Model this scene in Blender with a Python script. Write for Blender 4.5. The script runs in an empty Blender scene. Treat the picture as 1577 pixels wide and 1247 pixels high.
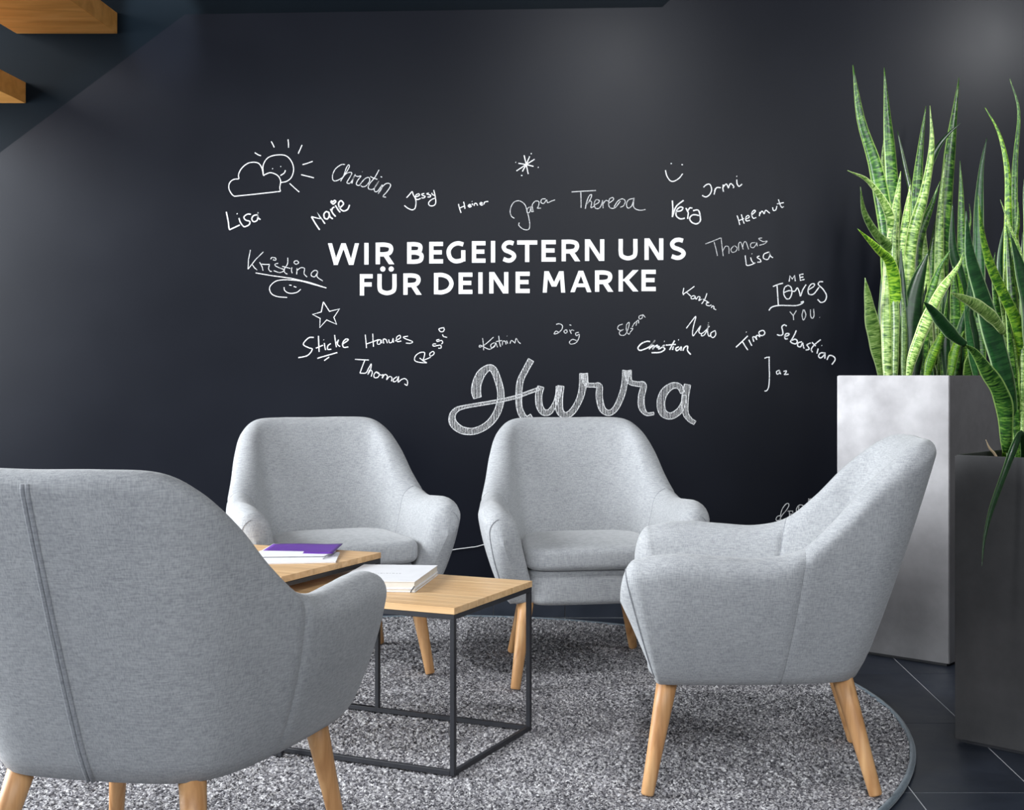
import bpy, bmesh, math, random
import numpy as np
from mathutils import Vector, Matrix
random.seed(7); rng = np.random.default_rng(7)
D = bpy.data; SC = bpy.context.scene; COL = SC.collection
F = 1920.0; VX = 915.0; HY = 578.0          # focal length and vanishing point of the 1577x1247 frame
# ------------------------------------------------------------------ camera
cam = D.cameras.new('camera'); cam.sensor_width = 36.0; cam.lens = 36.0*F/1577.0
cam.shift_x = -(VX-788.5)/1577.0; cam.shift_y = -(623.5-HY)/1577.0
cam.clip_start = 0.05; cam.clip_end = 60
camo = D.objects.new('camera', cam); COL.objects.link(camo)
camo.location = (0, 0, 1.0); camo.rotation_euler = (math.pi/2, 0, 0)
SC.camera = camo
# ------------------------------------------------------------------ world, lights, exposure
W = D.worlds.new('world'); SC.world = W; W.use_nodes = True
W.node_tree.nodes['Background'].inputs[0].default_value = (0.78, 0.86, 1.0, 1)
W.node_tree.nodes['Background'].inputs[1].default_value = 1.0
def area(name, loc, target, size, energy, col=(1, 1, 1), spread=180):
    l = D.lights.new(name, 'AREA'); l.shape = 'RECTANGLE'; l.size, l.size_y = size
    l.energy = energy; l.color = col; l.spread = math.radians(spread)
    o = D.objects.new(name, l); COL.objects.link(o); o.location = loc
    d = Vector(target)-Vector(loc); o.rotation_euler = d.to_track_quat('-Z', 'Z').to_euler(); return o
def spot(name, loc, target, energy, angle, blend=0.8, radius=0.05, col=(1, .96, .9)):
    l = D.lights.new(name, 'SPOT'); l.energy = energy; l.spot_size = math.radians(angle); l.spot_blend = blend
    l.shadow_soft_size = radius; l.color = col
    o = D.objects.new(name, l); COL.objects.link(o); o.location = loc
    d = Vector(target)-Vector(loc); o.rotation_euler = d.to_track_quat('-Z', 'Y').to_euler(); return o
# daylight through the tall left windows; added fill under the ceiling behind the camera
area('window_daylight', (-4.45, 3.0, 1.7), (0, 3.4, 0.6), (4.4, 2.2), 600, (.93, .97, 1.0))
area('rear_fill_light', (0.3, -1.7, 3.1), (0.0, 2.6, 0.3), (6.4, 3.0), 310, (.94, .97, 1.0))
# ceiling spots: their soft gloss shows on the black wall, others stand over the plants and the stair
spot('ceiling_spot_light', (0.11, 1.85, 3.12), (0.10, 4.2, 1.2), 130, 110, 1.0, .10, (.95, .97, 1))
spot('corner_spot_light', (2.45, 2.55, 3.12), (1.9, 4.6, 1.6), 130, 100, 1.0, .10, (.95, .97, 1))
spot('plant_spot_light', (0.75, 3.3, 3.12), (1.35, 4.25, 1.62), 300, 36, .8, .05, (1, .98, .94))
spot('stair_spot_light', (-1.98, 4.75, 3.15), (-1.80, 5.2, 2.47), 75, 26, .6, .02, (.80, .92, 1))
SC.view_settings.view_transform = 'Standard'; SC.view_settings.look = 'None'
SC.view_settings.exposure = 0.2; SC.view_settings.gamma = 1.0; SC.view_settings.use_curve_mapping = False

# ------------------------------------------------------------------ helpers
def mat(name):
    m = D.materials.new(name); m.use_nodes = True; nt = m.node_tree
    return m, nt, nt.nodes['Principled BSDF']
def N(nt, typ, **kw):
    n = nt.nodes.new(typ)
    for k, v in kw.items():
        if k in n.inputs: n.inputs[k].default_value = v
        else: setattr(n, k, v)
    return n
def L(nt, a, b): nt.links.new(a, b)
def ramp(nt, fac, stops):
    r = nt.nodes.new('ShaderNodeValToRGB'); e = r.color_ramp.elements
    while len(e) < len(stops): e.new(0.5)
    for el, (p, c) in zip(e, stops): el.position = p; el.color = (*c, 1) if len(c) == 3 else c
    L(nt, fac, r.inputs[0]); return r.outputs[0]
def coords(nt, scale=(1, 1, 1), kind='Object', rot=(0, 0, 0)):
    t = nt.nodes.new('ShaderNodeTexCoord'); mp = nt.nodes.new('ShaderNodeMapping')
    mp.inputs['Scale'].default_value = scale; mp.inputs['Rotation'].default_value = rot
    L(nt, t.outputs[kind], mp.inputs[0]); return mp.outputs[0]
def bump(nt, b, h, strength=.3, dist=.002):
    n = N(nt, 'ShaderNodeBump', Strength=strength, Distance=dist); L(nt, h, n.inputs['Height']); L(nt, n.outputs[0], b.inputs['Normal'])
def mixc(nt, fac, a, b, mode='MIX'):
    n = nt.nodes.new('ShaderNodeMix'); n.data_type = 'RGBA'; n.blend_type = mode
    for i, v in ((0, fac), (6, a), (7, b)):
        if hasattr(v, 'links'): L(nt, v, n.inputs[i])
        elif isinstance(v, (int, float)): n.inputs[i].default_value = v
        else: n.inputs[i].default_value = (*v, 1)
    return n.outputs[2]
def mesh(name, verts, faces, m, parent=None, smooth=False, loc=(0, 0, 0), uvs=None):
    me = D.meshes.new(name); me.from_pydata([tuple(map(float, v)) for v in verts], [], faces)
    if m: me.materials.append(m)
    if smooth: me.polygons.foreach_set('use_smooth', [True]*len(me.polygons))
    if uvs is not None:
        ul = me.uv_layers.new(name='UVMap'); idx = np.empty(len(me.loops), dtype=np.int32); me.loops.foreach_get('vertex_index', idx)
        ul.data.foreach_set('uv', np.asarray(uvs, dtype=np.float32)[idx].ravel())
    me.update()
    o = D.objects.new(name, me); COL.objects.link(o); o.location = loc
    if parent: o.parent = parent
    return o
def fromme(name, me, parent=None, loc=(0, 0, 0), rot=(0, 0, 0)):
    o = D.objects.new(name, me); COL.objects.link(o); o.location = loc; o.rotation_euler = rot
    if parent: o.parent = parent
    return o
def boxdata(x0, x1, y0, y1, z0, z1):
    v = [(x0, y0, z0), (x1, y0, z0), (x1, y1, z0), (x0, y1, z0), (x0, y0, z1), (x1, y0, z1), (x1, y1, z1), (x0, y1, z1)]
    f = [(0, 3, 2, 1), (4, 5, 6, 7), (0, 1, 5, 4), (1, 2, 6, 5), (2, 3, 7, 6), (3, 0, 4, 7)]
    return v, f
def box(name, x0, x1, y0, y1, z0, z1, m, parent=None, bevel=0, seg=2):
    v, f = boxdata(x0, x1, y0, y1, z0, z1)
    if bevel:
        bm = bmesh.new(); vs = [bm.verts.new(p) for p in v]; [bm.faces.new([vs[i] for i in q]) for q in f]
        bmesh.ops.bevel(bm, geom=bm.edges[:], offset=bevel, segments=seg, affect='EDGES', profile=.5)
        me = D.meshes.new(name); bm.to_mesh(me); bm.free(); me.materials.append(m)
        return fromme(name, me, parent)
    return mesh(name, v, f, m, parent)
def prism(name, poly, axis, a, b, m, parent=None):
    # poly of 2-D points; axis 'y': (x,z) polygon extruded from y=a to y=b; 'z': (x,y) polygon
    n = len(poly); P = (lambda p, t: (p[0], t, p[1])) if axis == 'y' else (lambda p, t: (p[0], p[1], t))
    v = [P(p, a) for p in poly]+[P(p, b) for p in poly]
    f = [tuple(range(n)), tuple(range(2*n-1, n-1, -1))]+[(i, i+n, (i+1) % n+n, (i+1) % n) for i in range(n)]
    o = mesh(name, v, f, m, parent)
    bm = bmesh.new(); bm.from_mesh(o.data); bmesh.ops.recalc_face_normals(bm, faces=bm.faces); bm.to_mesh(o.data); bm.free(); return o
def tube(name, pts, rad, m, parent=None, seg=10, closed=False):
    pts = [Vector(p) for p in pts]; n = len(pts); rad = rad if isinstance(rad, (list, tuple)) else [rad]*n
    v = []; f = []; prev = None
    for i, p in enumerate(pts):
        t = (pts[(i+1) % n] if (closed or i < n-1) else p)-(pts[i-1] if (closed or i > 0) else p); t.normalize()
        if prev is None: a = t.orthogonal().normalized()
        else: a = (prev-t*prev.dot(t)).normalized()
        prev = a; b = t.cross(a)
        for k in range(seg):
            q = 2*math.pi*k/seg; v.append(p+(a*math.cos(q)+b*math.sin(q))*rad[i])
    for i in range(n if closed else n-1):
        for k in range(seg):
            j = (i+1) % n; f.append((i*seg+k, i*seg+(k+1) % seg, j*seg+(k+1) % seg, j*seg+k))
    if not closed: f += [tuple(range(seg-1, -1, -1)), tuple((n-1)*seg+k for k in range(seg))]
    return mesh(name, v, f, m, parent, smooth=True)
def empty(name, loc=(0, 0, 0), rz=0):
    o = D.objects.new(name, None); COL.objects.link(o); o.location = loc; o.rotation_euler = (0, 0, rz); o.empty_display_size = .05; return o
def tag(o, label=None, cat=None, group=None, kind=None):
    for k, v in (('label', label), ('category', cat), ('group', group), ('kind', kind)):
        if v: o[k] = v
    return o
def crom(P, u):
    # Catmull-Rom interpolation of rows of P at parameters u in [0, len-1]
    P = np.asarray(P, float); n = len(P); u = np.asarray(u, float); i = np.clip(np.floor(u).astype(int), 0, n-2); t = (u-i)[:, None]
    p0 = np.where((i > 0)[:, None], P[np.maximum(i-1, 0)], 2*P[i]-P[i+1]); p1 = P[i]; p2 = P[i+1]
    p3 = np.where((i < n-2)[:, None], P[np.minimum(i+2, n-1)], 2*P[i+1]-P[i])
    return .5*((2*p1)+(-p0+p2)*t+(2*p0-5*p1+4*p2-p3)*t*t+(-p0+3*p1-3*p2+p3)*t**3)

# ------------------------------------------------------------------ materials
def m_wall(name, base, rough=.42, spec=.13):
    m, nt, b = mat(name); c = coords(nt)
    n = N(nt, 'ShaderNodeTexNoise', Scale=1.3, Detail=4.0); L(nt, c, n.inputs['Vector'])
    n2 = N(nt, 'ShaderNodeTexNoise', Scale=40.0, Detail=3.0); L(nt, c, n2.inputs['Vector'])
    L(nt, ramp(nt, n.outputs['Fac'], [(.35, tuple(x*.9 for x in base)), (.75, tuple(x*1.25 for x in base))]), b.inputs['Base Color'])
    L(nt, ramp(nt, n.outputs['Fac'], [(.3, (rough-.02,)*3), (.7, (rough+.04,)*3)]), b.inputs['Roughness'])
    b.inputs['Specular IOR Level'].default_value = spec
    bump(nt, b, n.outputs['Fac'], .05, .01); return m
M = {}
M['board'] = m_wall('black_chalkboard_paint', (.0050, .0060, .0098), .32)
M['stairwall'] = m_wall('dark_blue_plaster', (.0030, .0056, .0085), .40, .05)
M['plaster'] = m_wall('grey_plaster', (.10, .10, .105), .7)
M['ceiling'] = m_wall('dark_ceiling', (.05, .05, .055), .8)
def m_fabric(name, dark, light):
    m, nt, b = mat(name)
    a = N(nt, 'ShaderNodeTexNoise', Scale=1.0, Detail=2.0); L(nt, coords(nt, (60, 60, 420)), a.inputs['Vector'])
    c = N(nt, 'ShaderNodeTexNoise', Scale=1.0, Detail=2.0); L(nt, coords(nt, (420, 420, 50)), c.inputs['Vector'])
    big = N(nt, 'ShaderNodeTexNoise', Scale=14.0, Detail=3.0); L(nt, coords(nt), big.inputs['Vector'])
    s = N(nt, 'ShaderNodeMath', operation='ADD'); L(nt, a.outputs['Fac'], s.inputs[0]); L(nt, c.outputs['Fac'], s.inputs[1])
    s2 = N(nt, 'ShaderNodeMath', operation='MULTIPLY_ADD'); L(nt, big.outputs['Fac'], s2.inputs[0]); s2.inputs[1].default_value = .25; L(nt, s.outputs[0], s2.inputs[2])
    h = N(nt, 'ShaderNodeMath', operation='MULTIPLY'); L(nt, s2.outputs[0], h.inputs[0]); h.inputs[1].default_value = .45
    L(nt, ramp(nt, h.outputs[0], [(.36, dark), (.64, light)]), b.inputs['Base Color'])
    b.inputs['Roughness'].default_value = .9; b.inputs['Specular IOR Level'].default_value = .2
    b.inputs['Sheen Weight'].default_value = .25; b.inputs['Sheen Roughness'].default_value = .5
    bump(nt, b, s.outputs[0], .35, .0012); return m
M['fabric'] = m_fabric('grey_melange_fabric', (.265, .275, .29), (.435, .445, .455))
M['piping'] = m_fabric('grey_piping_fabric', (.20, .21, .23), (.33, .34, .36))
def m_wood(name, a, b_, c_, scale=(2, 40, 40), rough=.45, rand=.0, rot=(0, 0, 0)):
    m, nt, b = mat(name); v = coords(nt, scale, rot=rot)
    n = N(nt, 'ShaderNodeTexNoise', Scale=1.0, Detail=5.0, Distortion=.6); L(nt, v, n.inputs['Vector'])
    col = ramp(nt, n.outputs['Fac'], [(.3, a), (.5, b_), (.72, c_)])
    if rand:
        oi = nt.nodes.new('ShaderNodeObjectInfo')
        r = ramp(nt, oi.outputs['Random'], [(0, (1-rand,)*3), (.3, (1, 1, 1)), (.8, (1, .98, .95)), (1, (1-rand*1.6, 1-rand*1.9, 1-rand*2.1))])
        col = mixc(nt, 1.0, col, r, 'MULTIPLY')
        off = N(nt, 'ShaderNodeVectorMath', operation='ADD'); sc = N(nt, 'ShaderNodeVectorMath', operation='SCALE'); sc.inputs['Scale'].default_value = 50
        L(nt, oi.outputs['Random'], sc.inputs[0]); L(nt, v, off.inputs[0]); L(nt, sc.outputs[0], off.inputs[1]); L(nt, off.outputs[0], n.inputs['Vector'])
    L(nt, col, b.inputs['Base Color']); b.inputs['Roughness'].default_value = rough; bump(nt, b, n.outputs['Fac'], .1, .001); return m
M['oak_leg'] = m_wood('oiled_oak_leg', (.42, .20, .075), (.60, .32, .135), (.72, .43, .20), (45, 45, 3))
M['oak_top'] = m_wood('oak_butcher_block', (.56, .335, .155), (.69, .44, .22), (.76, .52, .28), (3, 45, 45), .4, .10)
M['tread'] = m_wood('orange_wood_tread', (.60, .26, .055), (.74, .34, .08), (.85, .42, .12), (3, 16, 16), .4)
def m_simple(name, col, rough=.5, metal=0.0, spec=.5, nscale=0, var=.12):
    m, nt, b = mat(name); b.inputs['Base Color'].default_value = (*col, 1); b.inputs['Roughness'].default_value = rough
    b.inputs['Metallic'].default_value = metal; b.inputs['Specular IOR Level'].default_value = spec
    n = N(nt, 'ShaderNodeTexNoise', Scale=nscale or 25.0, Detail=3.0); L(nt, coords(nt), n.inputs['Vector'])
    L(nt, ramp(nt, n.outputs['Fac'], [(.3, tuple(x*(1-var) for x in col)), (.7, tuple(min(1, x*(1+var)) for x in col))]), b.inputs['Base Color']); return m
M['black_steel'] = m_simple('black_powder_coated_steel', (.018, .019, .024), .45)
M['white_paper'] = m_simple('white_paper', (.80, .80, .82), .6, var=.03)
M['cream_paper'] = m_simple('cream_paper', (.78, .76, .70), .7, var=.05)
M['purple'] = m_simple('purple_card', (.115, .030, .30), .45, var=.08)
M['cable'] = m_simple('white_cable', (.75, .75, .75), .4, var=.05)
M['soil'] = m_simple('dark_soil', (.02, .015, .01), .95, nscale=60, var=.6)
M['binding'] = m_fabric('blue_grey_binding', (.075, .105, .13), (.13, .17, .20))
M['grey_print'] = m_simple('grey_print', (.35, .35, .36), .6)
M['window_frame'] = m_simple('dark_window_frame', (.05, .05, .055), .4)
M['white_vinyl'] = m_simple('white_vinyl', (.93, .93, .93), .45, var=.01)
M['grout'] = m_simple('light_grey_grout', (.55, .56, .58), .9)
M['dead_leaf'] = m_simple('dry_tan_leaf', (.55, .42, .26), .7)
# stone tile
m, nt, b = mat('anthracite_tile'); n = N(nt, 'ShaderNodeTexNoise', Scale=9.0, Detail=6.0, Roughness=.6); L(nt, coords(nt), n.inputs['Vector'])
oi = nt.nodes.new('ShaderNodeObjectInfo')
L(nt, mixc(nt, 1.0, ramp(nt, n.outputs['Fac'], [(.3, (.013, .018, .029)), (.7, (.024, .031, .047))]), ramp(nt, oi.outputs['Random'], [(0, (.85,)*3), (1, (1.12,)*3)]), 'MULTIPLY'), b.inputs['Base Color'])
L(nt, ramp(nt, n.outputs['Fac'], [(.3, (.42,)*3), (.7, (.55,)*3)]), b.inputs['Roughness']); bump(nt, b, n.outputs['Fac'], .12, .002); M['tile'] = m
# chalk: white with grain that breaks up
def m_chalk(name, val, cut):
    m, nt, b = mat(name); b.inputs['Base Color'].default_value = (val, val, val*1.01, 1); b.inputs['Roughness'].default_value = .95
    n = N(nt, 'ShaderNodeTexNoise', Scale=230.0, Detail=2.0); L(nt, coords(nt), n.inputs['Vector'])
    L(nt, ramp(nt, n.outputs['Fac'], [(cut-.06, (0.5,)*3), (cut+.08, (1, 1, 1))]), b.inputs['Alpha']); return m
M['chalk'] = m_chalk('white_chalk', .85, .40)
M['chalk_soft'] = m_chalk('soft_white_chalk', .62, .44)
# planters: brushed zinc with blotches
def m_zinc(name, lo, hi, rough):
    m, nt, b = mat(name)
    n = N(nt, 'ShaderNodeTexNoise', Scale=4.0, Detail=7.0, Roughness=.62); L(nt, coords(nt), n.inputs['Vector'])
    n2 = N(nt, 'ShaderNodeTexNoise', Scale=1.0, Detail=4.0); L(nt, coords(nt, (30, 30, 300)), n2.inputs['Vector'])
    L(nt, ramp(nt, n.outputs['Fac'], [(.3, lo), (.7, hi)]), b.inputs['Base Color'])
    L(nt, ramp(nt, n.outputs['Fac'], [(.3, (rough+.1,)*3), (.7, (rough-.05,)*3)]), b.inputs['Roughness'])
    b.inputs['Metallic'].default_value = .55; bump(nt, b, n2.outputs['Fac'], .06, .001); return m
M['zinc'] = m_zinc('weathered_zinc', (.17, .165, .17), (.27, .265, .27), .42)
M['zinc_dark'] = m_zinc('dark_weathered_steel', (.05, .05, .052), (.10, .098, .10), .36)
# leaves
def m_leaf(name, dark, mid, light, band=.5, margin=(.45, .60, .30), mw=.06):
    m, nt, b = mat(name); uv = nt.nodes.new('ShaderNodeUVMap'); uv.uv_map = 'UVMap'
    mp = nt.nodes.new('ShaderNodeMapping'); mp.inputs['Scale'].default_value = (100, 1.2, 1); L(nt, uv.outputs[0], mp.inputs[0])
    oi = nt.nodes.new('ShaderNodeObjectInfo'); ad = N(nt, 'ShaderNodeVectorMath', operation='ADD'); sc = N(nt, 'ShaderNodeVectorMath', operation='SCALE'); sc.inputs['Scale'].default_value = 40
    L(nt, oi.outputs['Random'], sc.inputs[0]); L(nt, mp.outputs[0], ad.inputs[0]); L(nt, sc.outputs[0], ad.inputs[1])
    n = N(nt, 'ShaderNodeTexNoise', Scale=1.0, Detail=3.0, Distortion=1.2); L(nt, ad.outputs[0], n.inputs['Vector'])
    lo = .5-.12*band; hi = .5+.10*band
    col = ramp(nt, n.outputs['Fac'], [(lo, dark), (.5, mid), (hi+.02, light)])
    sx = nt.nodes.new('ShaderNodeSeparateXYZ'); L(nt, uv.outputs[0], sx.inputs[0])
    e = N(nt, 'ShaderNodeMath', operation='PINGPONG'); L(nt, sx.outputs['Y'], e.inputs[0]); e.inputs[1].default_value = .5
    f = ramp(nt, e.outputs[0], [(mw, (1, 1, 1)), (mw+.03, (0, 0, 0))])
    col = mixc(nt, f, col, margin)
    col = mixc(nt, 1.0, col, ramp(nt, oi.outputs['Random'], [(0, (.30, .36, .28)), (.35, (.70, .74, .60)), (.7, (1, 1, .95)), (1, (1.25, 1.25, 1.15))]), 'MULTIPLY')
    L(nt, col, b.inputs['Base Color']); b.inputs['Roughness'].default_value = .30; b.inputs['Specular IOR Level'].default_value = .65
    tr = nt.nodes.new('ShaderNodeBsdfTranslucent'); L(nt, col, tr.inputs[0]); mx = nt.nodes.new('ShaderNodeMixShader'); mx.inputs[0].default_value = .14
    out = nt.nodes['Material Output']; L(nt, b.outputs[0], mx.inputs[1]); L(nt, tr.outputs[0], mx.inputs[2]); L(nt, mx.outputs[0], out.inputs[0]); return m
M['leaf_band'] = m_leaf('banded_leaf', (.005, .028, .006), (.022, .10, .012), (.15, .30, .05), 1.2, (.30, .46, .14))
M['leaf_pale'] = m_leaf('lit_pale_striped_leaf', (.025, .085, .015), (.19, .34, .07), (.50, .64, .26), 1.3, (.58, .70, .36))  # leaf stripes, with the light on lit leaves put into the pale tones
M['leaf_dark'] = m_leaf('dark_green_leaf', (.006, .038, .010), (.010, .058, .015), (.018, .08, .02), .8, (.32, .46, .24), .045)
M['leaf_lime'] = m_leaf('lime_leaf', (.02, .10, .006), (.10, .27, .015), (.30, .50, .04), .9, (.40, .58, .12), .04)
# ------------------------------------------------------------------ the room
YB = 5.15                                              # face of the chalkboard wall
XL, XR, YN, ZC = -4.6, 3.6, -3.6, 3.2
def S(o): o['kind'] = 'structure'; return o
def atwall(px, py, Y=YB): return ((px-VX)*Y/F, 1-(py-HY)*Y/F)
TW, TD, G = .295, .5965, .0036
fl = S(box('floor', XL-.1, XR+.1, YN-.1, 5.45, -.10, -.0010, M['grout']))
v, f = boxdata(G/2, TW-G/2, G/2, TD-G/2, -.012, 0.0); tme = D.meshes.new('tile'); tme.from_pydata(v, [], f); tme.materials.append(M['tile'])
X0, Y0 = 1.06, 4.183
rest_v = []; rest_f = []
for i in range(-20, 10):
    for j in range(-14, 2):
        x0, y0 = X0+i*TW, Y0+j*TD
        x1, y1 = x0+TW, min(y0+TD, YB-.012)
        if x0 < XL or x1 > XR or y0 < YN or y1-y0 < .05: continue
        if -13 <= i <= 7 and j >= -5:
            if j < 1 or y1-y0 > TD-.01: fromme('tile', tme, fl, (x0, y0, 0))
            else: mesh('tile', *boxdata(G/2, TW-G/2, G/2, y1-y0-G/2, -.012, 0), M['tile'], fl, loc=(x0, y0, 0))
        else:
            vv, ff = boxdata(x0+G/2, x1-G/2, y0+G/2, y1-G/2, -.012, 0); k = len(rest_v); rest_v += vv; rest_f += [tuple(q+k for q in r) for r in ff]
tag(mesh('tile_field', rest_v, rest_f, M['tile'], fl), kind='stuff')
# chalkboard wall with its cut-off upper left corner
P = [atwall(*p) for p in [(0, 235), (285, 22), (1020, 11)]]
sl = (P[1][1]-P[0][1])/(P[1][0]-P[0][0])
zl = P[0][1]-(P[0][0]-XL)*sl
poly = [(XR, 0), (XR, ZC), (P[2][0]+.72, ZC), P[2], P[1], (XL, zl), (XL, 0.0)]
wall = S(prism('wall_back', poly, 'y', YB, YB+.05, M['board']))
S(box('wall_stairs', XL, XR, YB+.05, YB+.17, 0, ZC, M['stairwall']))
S(box('wall_right', XR, XR+.12, YN, YB+.17, 0, ZC, M['plaster']))
S(box('ceiling', XL-.1, XR+.1, YN-.1, YB+.2, ZC, ZC+.1, M['ceiling']))
# skirting of the same tile along the wall
bb = S(box('baseboard_back', XL, XR, YB-.004, YB, 0, .082, M['grout']))
for i in range(-20, 9):
    x0 = max(X0+i*TW, XL) if i == -20 else X0+i*TW
    if x0 > XR-.05: continue
    if x0 < XL: x0 = XL
    mesh('tile', *boxdata(x0+G/2, min(X0+(i+1)*TW-G/2, XR), YB-.011, YB-.003, .003, .085), M['tile'], bb)
# window wall on the left, rear window wall
def window_wall(name, n, along_y, fixed, a0, a1, th):
    z0, z1 = .25, 2.9
    mk = (lambda s0, s1, q0, q1, t0=0, t1=th: (fixed+t0, fixed+t1, s0, s1, q0, q1)) if along_y else (lambda s0, s1, q0, q1, t0=0, t1=th: (s0, s1, fixed+t0, fixed+t1, q0, q1))
    vs = []; fs = []
    def add(d):
        v, f = boxdata(*d); k = len(vs); vs.extend(v); fs.extend([tuple(q+k for q in r) for r in f])
    add(mk(a0, a1, 0, z0)); add(mk(a0, a1, z1, ZC))
    m_ = .35; span = (a1-a0-m_)/n
    for i in range(n+1): add(mk(a0+i*span, a0+i*span+m_, z0, z1))
    S(mesh(name, vs, fs, M['plaster']))
    return [(a0+i*span+m_, a0+(i+1)*span, z0, z1) for i in range(n)], mk
ops, mk = window_wall('wall_left', 3, True, XL-.15, YN, YB+.17, .15)
k = 1
for (s0, s1, z0, z1) in ops:
    vs = []; fs = []
    for d in (mk(s0, s1, z0, z0+.05, .04, .1), mk(s0, s1, z1-.05, z1, .04, .1), mk(s0, s0+.05, z0, z1, .04, .1), mk(s1-.05, s1, z0, z1, .04, .1), mk((s0+s1)/2-.025, (s0+s1)/2+.025, z0, z1, .04, .1)):
        v, f = boxdata(*d); q = len(vs); vs += v; fs += [tuple(a+q for a in r) for r in f]
    S(mesh('window_%d' % k, vs, fs, M['window_frame'])); k += 1
ops, mk = window_wall('wall_near', 3, False, YN-.15, XL, XR, .15)
for (s0, s1, z0, z1) in ops:
    vs = []; fs = []
    for d in (mk(s0, s1, z0, z0+.05, .04, .1), mk(s0, s1, z1-.05, z1, .04, .1), mk(s0, s0+.05, z0, z1, .04, .1), mk(s1-.05, s1, z0, z1, .04, .1), mk((s0+s1)/2-.025, (s0+s1)/2+.025, z0, z1, .04, .1)):
        v, f = boxdata(*d); q = len(vs); vs += v; fs += [tuple(a+q for a in r) for r in f]
    S(mesh('window_%d' % k, vs, fs, M['window_frame'])); k += 1
# open wooden stair treads cantilevered from the wall behind the board
YW = YB+.05
labs = ['orange wooden stair tread at the top left edge, lower of the two', 'orange wooden stair tread in the top left corner, upper of the two']
for i, (pr, pb) in enumerate([(40, 159), (181, 52)]):
    x1, z0 = atwall(pr, pb, YW)
    tag(box('stair_tread', x1-.42, x1, YW-1.0, YW-.001, z0, z0+.087, M['tread'], bevel=.002), labs[i], 'stair', 'open stair treads')
# ------------------------------------------------------------------ rug
RC = (-.615, 3.62); RR = 1.5
rug = empty('rug', (RC[0], RC[1], 0)); tag(rug, 'large round grey melange carpet with blue-grey bound edge under the armchairs', 'rug')
n = 620; g = np.linspace(-RR, RR, n); X, Y = np.meshgrid(g, g); st = g[1]-g[0]
X = X+rng.uniform(-.45, .45, X.shape)*st; Y = Y+rng.uniform(-.45, .45, X.shape)*st
R = np.hypot(X, Y); Z = .009+rng.uniform(0, .009, X.shape)
ok = R < RR-.012; idx = -np.ones(X.shape, int); idx[ok] = np.arange(ok.sum())
V = np.stack([X[ok], Y[ok], Z[ok]], 1)
q = np.stack([idx[:-1, :-1], idx[:-1, 1:], idx[1:, 1:], idx[1:, :-1]], -1).reshape(-1, 4); q = q[(q >= 0).all(1)]
me = D.meshes.new('pile'); me.vertices.add(len(V)); me.vertices.foreach_set('co', V.ravel().astype(np.float32))
me.loops.add(q.size); me.loops.foreach_set('vertex_index', q.ravel().astype(np.int32)); me.polygons.add(len(q)); me.polygons.foreach_set('loop_start', np.arange(0, q.size, 4, dtype=np.int32))
me.update(calc_edges=True)
m, nt, b = mat('carpet_pile'); c = coords(nt)
vo = N(nt, 'ShaderNodeTexVoronoi', Scale=215.0); L(nt, c, vo.inputs['Vector']); sv = nt.nodes.new('ShaderNodeSeparateColor'); L(nt, vo.outputs['Color'], sv.inputs[0])
n2 = N(nt, 'ShaderNodeTexNoise', Scale=6.0, Detail=4.0); L(nt, c, n2.inputs['Vector'])
cc = ramp(nt, sv.outputs[0], [(0, (.036, .035, .042)), (.35, (.175, .17, .185)), (.7, (.375, .365, .38)), (1, (.70, .69, .69))])
L(nt, mixc(nt, 1.0, cc, ramp(nt, n2.outputs['Fac'], [(.3, (.82,)*3), (.7, (1.1,)*3)]), 'MULTIPLY'), b.inputs['Base Color'])
b.inputs['Roughness'].default_value = .95; b.inputs['Specular IOR Level'].default_value = .1; me.materials.append(m)
pile = fromme('pile', me, rug); tag(pile, kind='stuff')
prism('backing', [((RR-.01)*math.cos(2*math.pi*i/96), (RR-.01)*math.sin(2*math.pi*i/96)) for i in range(96)], 'z', .001, .008, M['binding'], rug)
pts = [((RR-.008)*math.cos(2*math.pi*i/128), (RR-.008)*math.sin(2*math.pi*i/128), .0095) for i in range(128)]
tube('binding', pts, .009, M['binding'], rug, seg=8, closed=True)
# ------------------------------------------------------------------ cables drooping behind the chairs
def cable(px, label):
    pts = [(atwall(x, y, Y)[0], Y, atwall(x, y, Y)[1]) for x, y, Y in px]
    P = crom(pts, np.linspace(0, len(pts)-1, 40)); tag(tube('cable', P, .0017, M['cable'], seg=6), label, 'cable')
cable([(262, 812, 5.139), (330, 809, 5.139), (360, 818, 5.139), (430, 842, 5.139), (520, 862, 5.139), (610, 862, 5.139), (697, 846.5, 5.139), (722, 843, 5.139), (748, 837.5, 5.139), (840, 806, 5.139), (900, 800, 5.139)], 'thin white cable drooping along the black wall behind the two rear armchairs')
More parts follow.
